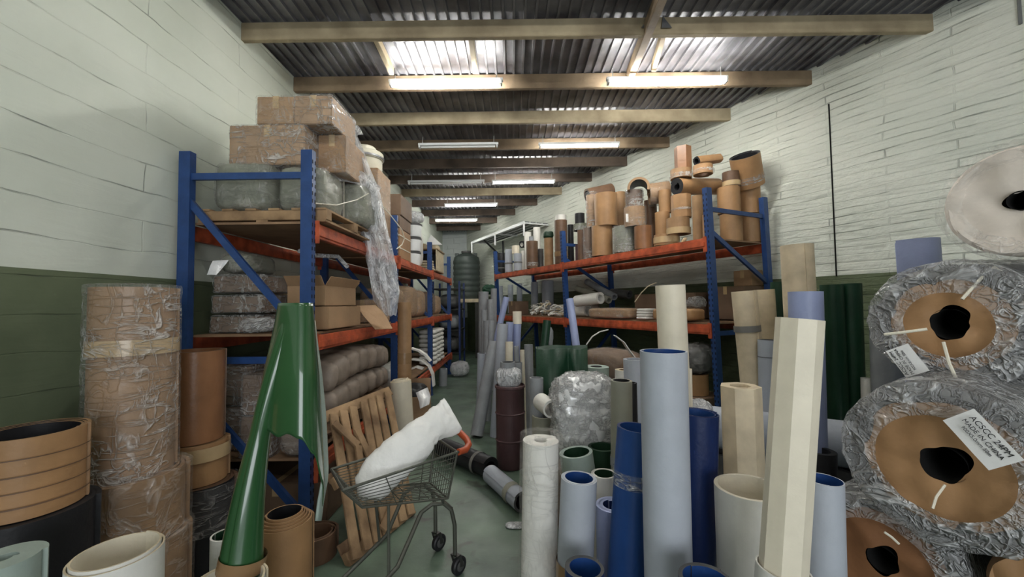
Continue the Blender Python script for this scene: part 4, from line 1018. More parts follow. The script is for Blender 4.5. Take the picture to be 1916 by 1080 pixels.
# ------------------------------------------------------------------ film-wrapped rolls lying at the right
def wrapped_roll(label, c, R, L_, axis, hole=.26, disc=.72, face='kraft_glossy', body='rubber_grey', seed=1, film='film', spin=0, name='wrapped_roll', cone=.0, cover=.72):
    ax = Vector(axis).normalized(); M = axis_matrix(Vector(c), Vector(c)+ax)
    e = empty(name, (0, 0, 0), label, 'roll'); e.matrix_world = M
    # local z runs away from the face
    b = MB(); b.lathe([(R*disc*.9, .012), (R*.9, .005), (R*.985, .03), (R, .07), (R, L_-.07), (R*.97, L_-.02), (R*.85, L_), (0, L_)], 56); b.build('wound_sheet', body, e)
    n = 60; vs, fs = [], []
    K = 7
    for j in range(K+1):
        t = j/K
        for i in range(n):
            a = 2*PI*i/n; ri = R*hole*(1+.22*noise.noise(Vector((math.cos(a)*1.6, math.sin(a)*1.6, seed)))+ (.5*max(0, math.cos(a-spin))**6))
            ro = R*disc*(1+.07*noise.noise(Vector((math.cos(a)*2, math.sin(a)*2, seed+5))))
            r = ri+(ro-ri)*t; vs.append((math.cos(a)*r, math.sin(a)*r, .004 - cone*(1-t) + .022*noise.noise(Vector((math.cos(a)*r*11, math.sin(a)*r*11, seed)))))
    for j in range(K):
        for i in range(n): i2 = (i+1) % n; fs.append((j*n+i, (j+1)*n+i, (j+1)*n+i2, j*n+i2))
    mk('end_disc', vs, fs, face, parent=e, angle=70)
    b = MB(); b.lathe([(R*hole*1.05, .01), (R*hole*.8, .25), (0, .26)], 32)
    b.build('core_hole', 'black_hole', e)
    vs, fs = [], []; seg = 96; prof = []
    for k in range(9): t = k/8; prof.append((R*(disc*cover+(1-disc*cover)*t), -.008-.012*(1-t)))
    prof += [(R*1.0, .0), (R*1.015, .03)] + [(R*1.012, .07+(L_-.1)*k/26) for k in range(27)] + [(R*.8, L_+.01)]
    for (r, z) in prof:
        for k in range(seg):
            a = 2*PI*k/seg; p = (math.cos(a)*r*1.2, math.sin(a)*r*1.2, z*.7); d = ridged(p, 9, seed)*.030+ridged(p, 22, seed)*.012+.016
            if r < R*.99: vs.append((math.cos(a)*r, math.sin(a)*r, z-d*.8))
            else: vs.append((math.cos(a)*(r+d), math.sin(a)*(r+d), z-d*.3))
    for i in range(len(prof)-1):
        for k in range(seg): k2 = (k+1) % seg; fs.append((i*seg+k, i*seg+k2, (i+1)*seg+k2, (i+1)*seg+k))
    if film: mk('stretch_film', vs, fs, film, parent=e, angle=80)
    return e, M
def strap_on(e, M, pts, r=.006, m='strap_white'):
    b = MB(); I = M.inverted(); b.tube([I @ Vector(p) for p in pts], r, 6); b.build('strap', m, e)
def tag_on(e, M, px, py, Y, wd, ht, rot, lines, sizes, nrm):
    c = at(px, py, Y); z = -Vector(nrm).normalized()           # card faces back along the axis
    x = Vector((0, 0, 1)).cross(z).normalized(); y = z.cross(x)
    x2 = x*math.cos(rot)+y*math.sin(rot); y2 = z.cross(x2)
    T = Matrix((x2, y2, z)).transposed().to_4x4(); T.translation = c
    me = MB(); n = 10
    for k in range(n):
        x0_ = -wd/2+wd*k/n; x1_ = x0_+wd/n
        f = lambda q: .006*math.sin(q/wd*PI)
        me.add([(x0_, -ht/2, f(x0_)), (x1_, -ht/2, f(x1_)), (x1_, ht/2, f(x1_)), (x0_, ht/2, f(x0_)), (x0_, -ht/2, f(x0_)-.0012), (x1_, -ht/2, f(x1_)-.0012), (x1_, ht/2, f(x1_)-.0012), (x0_, ht/2, f(x0_)-.0012)],
               [(0, 1, 2, 3), (7, 6, 5, 4), (0, 4, 5, 1), (3, 2, 6, 7)] + ([(0, 3, 7, 4)] if k == 0 else []) + ([(1, 5, 6, 2)] if k == n-1 else []))
    card = me.build('shipping_tag', 'paper', e); card.matrix_parent_inverse = Matrix(); card.matrix_basis = M.inverted() @ T
    card['label'] = 'white handwritten tag'
    yy = ht/2
    for s, sz in zip(lines, sizes):
        yy -= sz*1.15; t = text_mesh(s, sz); t.materials.clear(); t.materials.append(MAT['ink'])
        for v in t.vertices: v.co.z += .0075; v.co.y += yy+sz*.35
        link('writing', t, card)
A1 = Vector((.86, .50, .04)); 
e, M = wrapped_roll('upper film-wrapped roll lying on its side, brown end with keyhole opening', at(1775, 607, 1.75), .258, 1.25, A1, .24, .74, 'kraft_orange', seed=3, spin=2.0, film='film_heavy')
strap_on(e, M, [at(1655, 626, 1.84), at(1690, 622, 1.78), at(1735, 616, 1.73)]); strap_on(e, M, [at(1765, 640, 1.70), at(1776, 680, 1.68), at(1795, 722, 1.66)])
strap_on(e, M, [at(1800, 560, 1.68), at(1838, 518, 1.66), at(1860, 500, 1.70), at(1890, 520, 1.68), at(1910, 560, 1.66)])
tag_on(e, M, 1697, 675, 1.76, .125, .085, math.radians(118), ('ACSCC 24PM', 'MADE IN CHINA', '900X6mm 50m'), (.0185, .0155, .014), A1)
e, M = wrapped_roll('lower film-wrapped roll with large brown end and white tag, largest of the lying rolls', at(1762, 870, 1.55), .292, 1.25, A1, .22, .80, 'kraft_orange', seed=8, spin=2.6, film='film_heavy', cover=.80)
strap_on(e, M, [at(1768, 908, 1.48), at(1752, 930, 1.47), at(1745, 952, 1.46)], .004)
tag_on(e, M, 1836, 822, 1.40, .175, .098, math.radians(-53), ('ACSCC 24PM', 'MADE IN CHINA', '900X5.0mm 50m'), (.024, .019, .015), A1)
e, M = wrapped_roll('wrapped roll at the bottom right, dark brown end partly below the frame', at(1650, 1050, 1.80), .265, .72, A1, .20, .80, 'kraft_glossy', seed=15, cover=.85, film='film_heavy', spin=2.2)
strap_on(e, M, [at(1655, 996, 1.70), at(1668, 1005, 1.69), at(1682, 1018, 1.68)], .005)
e, M = wrapped_roll('pale wound coil on top of the wrapped rolls, cropped by the right edge', at(1908, 374, 1.62), .226, .95, Vector((.88, .47, .02)), .16, .93, 'coil_white', 'coil_white', seed=21, film='film_thin', name='coil_roll', cone=-.03)
e, M = wrapped_roll('brown wrapped roll at the extreme lower right corner', at(1962, 1128, 1.40), .146, .6, Vector((.86, .5, 0)), .1, .9, 'kraft_orange', 'kraft_orange', seed=25, film=None, name='kraft_roll')
for (x, y, z_, r_, lb) in ((1.62, 1.80, .145, .14, 'dark roll lying on the floor beneath the bottom right wrapped roll'), (1.96, 1.45, .22, .215, 'dark roll lying on the floor under the lowest brown roll at the right')):
    roll('rubber_roll', lb, 'roll', (x, y, z_), (x+.75, y+.44, z_), r_, mats='rubber', r=.08, turns=3)
# ------------------------------------------------------------------ right rack, top level
KB = ('kraft', 'kraft_dark', 'kraft'); KO = ('kraft_orange', 'kraft_dark', 'kraft'); KG = ('kraft_glossy', 'rubber', 'kraft_dark'); KD = ('kraft_dark', 'rubber', 'kraft_dark')
def top_std(lb, px, y0, y1, w, f, mats=KB, base=True, name='kraft_roll', **k):
    Y = YR(px, f); c = at(px, (y0+y1)/2, Y); R = w/2*mpp(Y)
    zb = ZR2+.012 if base else at(px, y1, Y).z; zt = at(px, y0, Y).z
    k.setdefault('r', R*.72); k.setdefault('turns', 2.4)
    bt = at(px, y1, Y).x - c.x; tt = at(px, y0, Y).x - c.x
    return roll(name, lb, 'roll', (c.x, c.y, zb), (c.x, c.y, zt), R, mats=mats, group='kraft rolls piled on the right top shelf' if 'kraft' in name else 'slim rolls on the far right top shelf', **k)
def flm(px, f, y0, y1, m='film'):        # film height from pixels
    Y = YR(px, f); return (0, at(px, y0, Y).z - (ZR2+.012) if y1 is None else at(px, y0, Y).z-at(px, y1, Y).z, m)
top_std('lower left kraft roll under the wide drum behind the near rack frame', 1369, 402, 447, 42, .62, KB, r=.06)
top_std('lower right kraft roll against the rear upright of the near frame', 1406, 402, 449, 38, .92, KB, r=.06)
top_std('kraft roll on the lower left one, seen through the near frame', 1364, 352, 400, 41, .62, KO, base=False)
top_std('kraft roll on the lower right one, under the big tilted drum', 1403, 350, 401, 38, .92, KO, base=False)
top_std('dull kraft roll with film skirt, beside the big drum', 1368, 323, 352, 31, .62, KD, base=False, bands=((.02, .08, 'tape_clear'),))
Y = YR(1395, .84)
roll('kraft_roll', 'big tilted kraft drum with dark grey open top, highest on the right', 'roll', at(1403, 347, Y), at(1393, 290, Y-.15), 26*mpp(Y), mats=('kraft_orange', 'rubber', 'rubber_grey'), r=21*mpp(Y), turns=3, bands=((.06, .15, 'film'),), tele=-.02, group='kraft rolls piled on the right top shelf')
top_std('narrow tall kraft roll just left of the near blue upright', 1306, 367, 446, 20, .14, KB)
top_std('small kraft roll tucked against the near blue upright', 1323, 402, 444, 16, .12, KO)
top_std('film-wrapped squat kraft roll, broad base resting at the beam', 1247, 440, 462, 46, .16, KO, bands=((.03, .11, 'tape_clear'),))
top_std('film-wrapped kraft roll sitting on the squat broad one', 1269, 409, 439, 43, .16, KB, base=False, bands=((.0, .08, 'tape_clear'),))
top_std('shiny kraft roll with taped side under the level dark-ended roll', 1275, 366, 408, 38, .20, KO, base=False, shape=ngon_shape(9), angle=15, bands=((.09, .12, 'film'),))
top_std('pale kraft roll standing on the left of the squat roll', 1240, 398, 441, 28, .24, KO, base=False)
top_std('slim kraft roll poking up beside the dome-shaped coil', 1244, 357, 399, 23, .26, KO, base=False)
top_std('dark brown roll in the gap left of the slim kraft roll', 1218, 376, 462, 24, .48, KD)
top_std('glossy tall kraft roll with a dark mouth in the lower row', 1204, 424, 470, 34, .14, KG)
top_std('lower dull roll swathed in creased grey film', 1169, 425, 478, 40, .14, ('bag_grey', 'kraft_dark', 'kraft'), film=flm(1169, .14, 425, None, 'film'), filmcap=0)
top_std('film-wrapped kraft roll bearing a white paper label', 1188, 389, 425, 40, .16, KB, base=False, film=flm(1188, .16, 389, 425, 'film_thin'), filmcap=.2, bands=())
Y = YR(1177, .16); b = MB(); b.box((0, 0, 0), (.12, .003, .12)); o = b.build('paper_label', 'paper', smooth=False)
o.location = at(1178, 408, Y-.19); o.rotation_euler = (0, 0, .25)
for pr in [q for q in bpy.data.objects if q.get('label') == 'film-wrapped kraft roll bearing a white paper label']:
    bpy.context.view_layer.update(); mw = o.matrix_basis.copy(); o.parent = pr; o.matrix_parent_inverse = Matrix(); o.matrix_basis = pr.matrix_basis.inverted() @ mw
top_std('dark roll with clear film cap under the arched half shell', 1187, 358, 390, 32, .20, KD, base=False, film=flm(1187, .2, 358, 390, 'film'), filmcap=.8)
Y = YR(1191, .16); c = at(1191, 357, Y)
roll('kraft_shell', 'arched kraft half shell capping the dark film-topped roll', 'roll', c+Vector((-.02, -.16, 0)), c+Vector((.10, .2, 0)), 20*mpp(Y), mats=('kraft_orange', 'rubber', 'kraft'), r=15.5*mpp(Y), turns=.56, spin=-.1, group='kraft rolls piled on the right top shelf')
Y = YR(1229, .32); c = at(1229, 362, Y)
roll('kraft_coil', 'dome-shaped wide kraft coil lying on the slim rolls', 'roll', c+Vector((-.10, .03, -.01)), c+Vector((.17, -.02, .01)), 21*mpp(Y), mats=('kraft', 'kraft_dark', 'kraft'), r=.05, turns=5, film=(0, .27, 'film_thin'), filmcap=.3, group='kraft rolls piled on the right top shelf')
top_std('wide kraft roll in the lower row with a taped seam', 1127, 424, 485, 40, .12, KO)
top_std('brown roll in film left of the wide taped-seam roll', 1101, 427, 490, 19, .12, KD, film=flm(1101, .12, 427, None, 'film'), filmcap=0)
top_std('dark brown roll at the left end of the near pile', 1089, 431, 492, 17, .14, KD)
top_std('wide kraft roll in the upper row, largest of the near pile', 1134, 364, 424, 44, .14, KO, base=False)
top_std('kraft roll wrapped in shiny film at the upper left of the pile', 1107, 366, 426, 20, .14, KB, base=False, film=flm(1107, .14, 366, 430, 'film'), filmcap=.4)
top_std('kraft roll half hidden behind the largest of the pile', 1160, 361, 424, 24, .45, KB, base=False)
a = at(1099, 367, YR(1099, .2)); c = at(1144, 357, YR(1099, .2)+.12)
roll('kraft_roll', 'dark brown roll lying on the pile, tapering away from its open end', 'roll', a, c, 14*mpp(a.y), mats=KD, r=10*mpp(a.y), turns=1.3, group='kraft rolls piled on the right top shelf')
Y = YR(1260, .16); a = at(1266, 350, Y); c = at(1341, 350, Y+.30)
roll('kraft_roll', 'long kraft roll lying level with a black spiral end to the left', 'roll', a, c, 17*mpp(Y), mats=('kraft_orange', 'rubber', 'rubber'), r=5*mpp(Y), turns=3.2, group='kraft rolls piled on the right top shelf')
top_std('shallow film-covered kraft ring under the six-sided brown roll', 1275, 318, 335, 42, .30, KB, base=False, bands=((.0, .06, 'film'),), r=.05)
top_std('six-sided dark brown roll standing highest near the middle of the pile', 1278, 276, 320, 32, .32, ('kraft_glossy', 'kraft_dark', 'kraft_dark'), base=False, shape=ngon_shape(6, .5), seg=60, angle=12)
top_std('short kraft ring with taped front beside the six-sided roll', 1316, 310, 327, 38, .34, KO, base=False, bands=((.02, .06, 'film'),), r=.05)
Y = YR(1306, .34); a = at(1303, 302, Y); c = at(1346, 297, Y+.16)
roll('kraft_roll', 'small kraft tube lying on the taped ring, dark end to the left', 'roll', a, c, 10*mpp(Y), mats=('kraft_orange', 'rubber', 'rubber'), r=5*mpp(Y), turns=2, shape=ngon_shape(4, .4, .5), group='kraft rolls piled on the right top shelf')
soft('rag', 'knotted scrap of film snagged on the orange beam', 'plastic scrap', at(1272, 455, YR(1272, 0)-.03)-Vector((0, 0, .05)), (.05, .05, .13), 'tape_clear', amp=.03, expo=2.2, rx=.3, ry=.5)
# far bay
WG = ('white_pvc', 'white_pvc', 'white_pvc')
FAR = [('black roll at the far left end of the top shelf', 938, 474, 517, 15, .28, ('rubber', 'rubber', 'rubber'), ((.16, .19, 'strap_grey'),)),
       ('white roll with grey tape next to the far black roll', 952, 467, 514, 15, .1, ('grey_pvc', 'white_pvc', 'white_pvc'), ((.19, .22, 'strap_grey'),)),
       ('white roll with grey tape, right one of the taped pair', 969, 475, 512, 16, .1, ('grey_pvc', 'white_pvc', 'white_pvc'), ((.17, .2, 'strap_grey'),)),
       ('brown roll in film among the white rolls of the far bay', 996, 452, 505, 23, .12, KD, ((.05, .13, 'film'),)),
       ('charcoal roll right of the film-wrapped brown roll, far bay', 1012, 466, 503, 11, .3, ('rubber_grey', 'rubber', 'rubber'), ()),
       ('kraft roll under the dark green scrap in the far bay', 1027, 446, 500, 18, .14, KB, ()),
       ('dark chocolate tall roll with white core, far side of the blue upright', 1050, 413, 497, 25, .14, KD, ((.13, .22, 'tape_brown'),)),
       ('slim black roll between the chocolate roll and the upright', 1068, 421, 492, 12, .4, ('rubber', 'rubber', 'rubber'), ()),
       ('dark plum roll under the blue cross bar of the middle frame', 1083, 458, 491, 13, .2, ('drum_red', 'rubber', 'rubber'), ()),
       ('white roll standing tall at the wall in the far bay', 1005, 426, 500, 14, .55, WG, ()),
       ('white roll at the wall, left of the tall white one', 988, 435, 503, 14, .35, WG, ()),
       ('slim white roll before the film-wrapped brown roll', 979, 470, 507, 8, .3, WG, ())]
for (lb, px, y0, y1, w_, f, m, bd) in FAR:
    kw = {'core': (10*mpp(YR(px, f)), 'white_pvc', .10)} if 'white core' in lb else {}
    top_std(lb, px, y0, y1, w_, f, m, name='vinyl_roll', bands=bd, **kw)
top_std('cream roll set upon the taped white rolls', 965, 460, 475, 15, .12, CR, base=False, name='vinyl_roll')
top_std('grey tube on top of the film-wrapped brown roll', 994, 443, 452, 9, .12, ('grey_pvc_dim',)*3, base=False, name='vinyl_roll')
top_std('black roll on its own behind the taped left end of the pile', 1085, 400, 421, 19, .3, ('rubber', 'rubber', 'rubber'), base=False, name='vinyl_roll')
top_std('film-bound grey ring under the black roll left of the pile', 1088, 420, 432, 31, .3, ('bag_grey', 'rubber', 'rubber'), base=False, name='vinyl_roll', bands=((0, .07, 'film'),))
top_std('dark roll carrying the film-bound ring, behind the middle upright', 1095, 432, 490, 16, .34, KD, name='vinyl_roll')
Y = YR(979, .3); a = at(976, 458, Y); c = at(984, 457, Y+.1)
roll('rubber_ring', 'black ring roll with white core lying across the far rolls', 'roll', a, c, 7*mpp(Y), mats=('rubber', 'rubber', 'rubber'), r=4*mpp(Y), turns=2, core=(3.5*mpp(Y), 'white_pvc', -.02))
Y = YR(1026, .14); soft('plastic_scrap', 'dark green folded scrap on the far kraft roll', 'plastic scrap', at(1026, 446, Y), (.2, .2, .13), 'green_ring', amp=.04, expo=4)

# ------------------------------------------------------------------ right rack, middle level
zm = ZR1+.012
def RP(s, t, z=0): return Vector(PR(s, t, z))
RZ = math.atan2(.894, -.447)
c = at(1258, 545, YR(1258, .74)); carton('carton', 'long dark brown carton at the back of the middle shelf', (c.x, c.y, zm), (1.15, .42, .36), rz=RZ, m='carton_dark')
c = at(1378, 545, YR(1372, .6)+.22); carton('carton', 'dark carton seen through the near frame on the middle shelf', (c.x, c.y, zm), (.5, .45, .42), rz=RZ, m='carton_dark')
c = at(1399, 495, YR(1400, .7)+.22); carton('carton', 'small carton with dark hand hole under the near top beam', (c.x, c.y, zm+.425), (.24, .24, .2), rz=RZ, m='carton')
c = at(1148, 583, YR(1148, .15)); soft('wrapped_pack', 'long flat brown paper pack lying on the middle beam', 'package', (c.x, c.y, zm), (.95, .3, .15), 'kraft', rz=RZ, amp=.02, expo=7, film='film_thin')
c = at(1268, 585, YR(1268, .12)); soft('wrapped_pack', 'second brown paper pack behind the tall cream tube', 'package', (c.x, c.y, zm), (.62, .3, .15), 'kraft_orange', rz=RZ, amp=.015, expo=7)
for k in range(4):
    c = at(1209, 590-7*k, YR(1209, .12)); soft('white_profile', ('lowest', 'second', 'third', 'top')[k]+' white profile end between the two brown packs', 'profile', (c.x, c.y, zm+.001+.037*k), (.2, .2, .036), 'white_pvc', rz=RZ, amp=.004, expo=8, n=4, group='white profile ends')
def lying(lb, pa, pb, w_, m, fa=.2, fb=.35, name='vinyl_roll', **k):
    a = at(*pa, YR(pa[0], fa)); b_ = at(*pb, YR(pb[0], fb)); R = w_/2*mpp(a.y)
    a.z = max(a.z, zm+R) if pa[1] < 620 else a.z; b_.z = max(b_.z, zm+R) if pb[1] < 620 else b_.z
    return roll(name, lb, 'roll', a, b_, R, mats=m, r=R*.55, turns=2.2, **k)
lying('white roll lying on the middle shelf with its open end facing left', (1079, 564), (1124, 558), 22, WG, .12, .2)
lying('white roll lying under the open-ended one, ends cropped by a pack', (1078, 585), (1100, 583), 22, WG, .25, .3)
lying('dull grey tube slanting back over the white rolls', (1098, 528), (1150, 556), 12, ('grey_pvc_dim',)*3, .75, .6)
lying('grey-brown tube lying beside the slanting one', (1080, 540), (1140, 562), 12, ('olive_grey',)*3, .6, .5)
lying('dark tube far back on the middle shelf of the near bay', (1145, 548), (1178, 552), 16, ('rubber_grey',)*3, .8, .8)
c = at(1098, 560, YR(1098, .85)); soft('plastic_bag', 'clouded plastic bundle at the back of the middle shelf', 'plastic bag', (c.x, c.y, zm), (.6, .3, .26), 'bale', amp=.06, expo=3, rz=RZ)
for q, (px, f, s) in enumerate(((1276, .22, (.26, .24, .1)), (1304, .22, (.22, .22, .14)))):
    c = at(px, 560, YR(px, f)); soft('plastic_bag', ('flat', 'puffed')[q]+' crinkled silver plastic on top of the second brown pack', 'plastic bag', (c.x, c.y, zm+.16), s, 'film_heavy', amp=.06, expo=2.6, rz=RZ)
# tangled offcuts (uncountable)
b = MB()
for k in range(130):
    px = random.uniform(994, 1064); f = random.uniform(.05, .5); Y = YR(px, f); c = at(px, 575, Y)
    z_ = zm+.01+random.random()**1.3*.26*(1-abs(px-1025)/70); d = Vector((random.uniform(-1, 1), random.uniform(-1, 1), random.uniform(-.35, .35)))*.11
    p = Vector((c.x, c.y, z_)); m_ = p+Vector((0, 0, random.uniform(-.01, .05)))
    b.tube([p-d, m_, p+d*Vector((1, 1, 1)).length*.6], random.uniform(.006, .02), 6, random.choice((0, 0, 1)))
b.v = [v for v in b.v]; o = b.build('plastic_offcuts', ['white_pvc', 'cream_worn']); tag(o, 'tangled heap of pale plastic strip offcuts on the middle shelf of the far bay', 'offcuts', kind='stuff')
c = at(970, 566, YR(970, .2)); carton('carton', 'small brown carton at the far end of the middle shelf', (c.x, c.y, zm), (.34, .34, .30), rz=RZ, m='carton_dark')
for k, (px, wq) in enumerate(((936, .10), (955, .10), (972, .10), (1000, .12), (1025, .2))):
    Y = YR(px, .85); c = at(px, 520, Y); roll('vinyl_roll', ('first', 'second', 'third', 'fourth', 'widest fifth')[k]+' pale roll from the left standing at the wall under the far top beam', 'roll', (c.x, c.y, zm), (c.x, c.y, zm+.78), wq*.8, mats='grey_pvc', r=.05, turns=2)
b = MB(); b.tube([at(x, y, YR(x, .1)) for x, y in ((1188, 565), (1200, 548), (1212, 536), (1228, 529))], .008, 8)
tag(b.build('cable', 'cream_worn'), 'beige cord arching beside the tall cream tube', 'cord')
o = soft('plastic_bag', 'limp grey plastic bag hanging from the middle beam of the far bay', 'plastic bag', at(1030, 648, YR(1030, -.05)), (.12, .1, .36), 'grey_pvc_dim', amp=.03, expo=2.6)

# ------------------------------------------------------------------ right rack, under the middle beam
def floor_soft(lb, px, Y, s, m, rz=0, name='wrapped_bale', cat='bale', z=0.0, **k):
    c = at(px, 700, Y); return soft(name, lb, cat, (c.x, c.y, z), s, m, rz=rz, **k)
c = at(1145, 700, 5.6); carton('carton', 'brown carton under the middle beam, lower of two', (c.x, c.y, 0.001), (1.0, .6, .62), rz=RZ, m='carton_dark')
soft('wrapped_bale', 'dull brown bale upon the carton beneath the middle beam', 'bale', (c.x, c.y, .63), (.9, .55, .40), 'carton_dark', rz=RZ, amp=.05, expo=3.5, film='film_thin')
c = at(1300, 700, 5.0); carton('carton', 'dark carton under the middle beam near the front upright', (c.x, c.y, 0.001), (.52, .5, .55), rz=RZ, m='carton_dark')
soft('wrapped_bale', 'black plastic heap on the carton near the front upright', 'bale', (c.x, c.y, .80), (.5, .42, .36), 'rubber_grey', rz=RZ, amp=.08, expo=3, film='film_thin')
roll('kraft_roll', 'low kraft roll on the dark carton near the front upright', 'roll', (c.x-.02, c.y-.05, .556), (c.x-.02, c.y-.05, .80), .16, mats=KO, r=.1, turns=3)
for k, (pts, lb) in enumerate((([(1097, 645), (1108, 630), (1122, 621), (1138, 617)], 'white plastic strip arching out of the dark under the middle beam'),
                               ([(1150, 628), (1166, 640), (1176, 655), (1186, 668)], 'wide twisted clear strip hanging beside the brown bale'))):
    b = MB(); q = [at(x, y, 5.0) for x, y in pts]
    for i in range(len(q)-1): b.bar(q[i], q[i+1], .03+.09*k, .01, up=(q[i+1]-q[i]).cross(Vector((0, 1, 0))))
    tag(b.build('plastic_strip', 'white_pvc' if k == 0 else 'silver', smooth=False), lb, 'plastic strip')
# middle ground, floor
def fr(lb, T, B, w_, Y, m, r=None, turns=2, **k):
    R = w_/2*mpp(Y); return rpx('vinyl_roll', lb, T, B, w_, Y, mats=m, r=R*.72 if r is None else r, turns=turns, **k)
fr('olive grey roll with dark mouth and taped joint, behind the blue roll', (1163, 712), (1164, 900), 41, 2.65, ('olive_grey', 'rubber', 'olive_grey'), bands=((.62, .68, 'grey_pvc_dim'),))
fr('black roll peeping out right of the olive grey roll', (1181, 716), (1185, 900), 22, 2.82, ('rubber',)*3)
fr('pale green-grey roll with dark green inside, right of the cream film roll', (1078, 846), (1086, 900), 64, 2.65, ('mint_grey', 'green_ring', 'mint_grey'), turns=2.4)
fr('white roll with a thick dark green lining behind the blue-hearted rolls', (1127, 836), (1128, 900), 54, 2.85, ('green_ring', 'green_ring', 'green_ring'), turns=2)
fr('short white roll with dark green mouth before the green-lined one', (1130, 886), (1132, 960), 48, 2.5, ('white_pvc', 'green_ring', 'white_pvc'), turns=1.5)
fr('grey cylinder standing left of the silver bundle', (1004, 707), (1004, 765), 27, 3.52, ('grey_pvc_dim',)*3, turns=2)
a = at(1010, 758, 3.35); c = at(1040, 770, 3.28)
roll('vinyl_roll', 'short white tube leaning against the silver bundle', 'roll', at(1012, 752, 3.30), at(1032, 766, 3.10), .07, mats=WG, r=.05, turns=1.3)
fr('beige cylinder on the floor below the short white tube', (1016, 778), (1016, 830), 42, 3.45, ('olive_grey', 'rubber_grey', 'olive_grey'), turns=2)
# silver bubble-wrap bundle
c = at(1093, 800, 3.15)
soft('bubble_wrap_bundle', 'large shiny bundle in crumpled clear bubble wrap, centre of the floor', 'bundle', (c.x, c.y, .48), (.49, .40, .64), 'silver', amp=.065, expo=3.6, n=26, film='film_heavy', rz=.1)
carton('carton', 'dark carton on the floor beneath the shiny bundle', (c.x, c.y, .001), (.44, .36, .475), m='carton_dark')
# green rolled-up sheet with wavy top
for q, (T, w_, lb) in enumerate((((1036, 653), 66, 'left lobe of the short dark green roll behind the shiny bundle'),)):
    pass
vs, fs = [], []; n = 70; z0, z1 = .0, at(1050, 651, 3.75).z
P = []
for i in range(n+1):
    u = i/n; px = 1003+97*u; Y = 3.72 - .10*math.sin(PI*min(u*1.6, 1)) - (.09*math.sin(PI*max(0, (u-.62)/.38)) if u > .62 else 0)
    P.append(at(px, 690, Y))
for i in range(n+1):
    u = 1-i/n; px = 1003+97*u; P.append(at(px, 690, 3.92+.07*math.sin(PI*u)))
for p in P: vs += [(p.x, p.y, z0), (p.x, p.y, z1+.004*math.sin(p.x*20))]
m_ = len(P)
for i in range(m_): j = (i+1) % m_; fs.append((2*i, 2*j, 2*j+1, 2*i+1))
o = mk('green_sheet', vs, fs, ['dark_green']); sm = o.modifiers.new('thickness', 'SOLIDIFY'); sm.thickness = .012
tag(o, 'short dark green sheet bent in two lobes, standing behind the shiny bundle', 'vinyl sheet')
rpx('vinyl_sheet', 'narrow dark green strip leaning up to the middle beam', (1024, 600), (1018, 655), 16, 4.6, Yb=4.55, cat='vinyl sheet', mats=DG, r=.03, turns=1.2)
rpx('vinyl_roll', 'slim lavender tube leaning on the middle beam, top at the upright', (1066, 560), (1078, 645), 15, 5.0, Yb=4.85, mats=('lavender_pvc',)*3, r=.03, turns=1.5)
# drum and what stands round it
e = empty('steel_drum', onz(956, 872, 0), 'slim dark maroon steel drum with ribs, beside the aisle', 'drum'); R = .148
b = MB(); b.lathe([(0, .005), (R*.97, .005), (R, .02), (R, .27), (R+.009, .28), (R, .29), (R, .54), (R+.009, .55), (R, .56), (R, .80), (R+.006, .81), (R+.006, .825), (R*.97, .83), (R*.95, .81), (0, .81)], 48); b.build('drum_body', 'drum_red', e)
b = MB(); b.lathe([(R*1.0, .80), (R*1.06, .805), (R*1.06, .825), (R*1.0, .832)], 48); b.build('rim', 'drum_red', e)
dl = Vector(e.location)
soft('plastic_bag', 'clouded plastic-wrapped rolls resting on the maroon drum', 'plastic bag', (dl.x-.01, dl.y, .812), (.27, .26, .20), 'film_white', amp=.04, expo=3)
roll('vinyl_roll', 'grey roll standing upright on the drum in the plastic', 'roll', (dl.x-.02, dl.y+.03, .82), (dl.x-.02, dl.y+.03, 1.06), .08, mats=GY, r=.06, turns=1.5)
MID = [('tall grey roll with a dark seam, left of the lavender pair', (941, 606), (936, 680), 21, 5.2, ('grey_pvc', 'rubber_grey', 'grey_pvc')),
       ('lavender roll behind the seamed grey roll', (954, 603), (952, 640), 15, 5.5, ('lavender_pvc',)*3),
       ('lavender roll with a cream piece on its top', (968, 606), (966, 650), 16, 5.6, ('lavender_pvc',)*3),
       ('cream roll between the seamed grey roll and slim grey tube', (953, 640), (953, 684), 15, 4.9, CR),
       ('slim grey tube before the cream-topped lavender roll', (966, 648), (967, 680), 10, 4.9, ('grey_pvc_dim',)*3),
       ('short grey tube above the drum plastic', (969, 678), (969, 692), 17, 4.55, GY),
       ('small cream bottle-shaped roll beside the slim grey tube', (977, 655), (978, 690), 9, 5.0, CR),
       ('grey roll right of the small cream one', (989, 645), (990, 690), 17, 5.3, ('grey_pvc_dim',)*3),
       ('white roll at the rack foot behind the drum', (902, 661), (900, 745), 18, 6.0, ('grey_pvc', 'rubber_grey', 'grey_pvc'))]
for (lb, T, B, w_, Y, m) in MID: fr(lb, T, B, w_, Y, m)
c = at(968, 606, 5.6); roll('vinyl_roll', 'cream roll piece set on top of the lavender roll', 'roll', c+Vector((0, 0, .0)), c+Vector((0, 0, .17)), .066, mats=CR, r=.04, turns=1.4)
rpx('vinyl_roll', 'slim lavender tube leaning against the far rack upright', (948, 556), (937, 602), 13, 6.4, mats=('lavender_pvc',)*3, r=.02, turns=1.5, cat='roll')
a, c = at(929, 602, 5.6), onz(892, 818, 0)
roll('vinyl_roll', 'long grey roll leaning sideways, its foot out in the aisle', 'roll', c+Vector((0, 0, .02)), at(925, 640, 5.5), .085, mats=('grey_pvc_dim', 'grey_pvc_dim', 'grey_pvc_dim'), r=.06, turns=1.3)
roll('vinyl_roll', 'thin grey tube leaning above the long grey roll', 'roll', (at(912, 700, 5.9).x, 5.9, 0), at(920, 600, 5.9), .045, mats=('grey_pvc_dim',)*3, r=.03, turns=1.3)
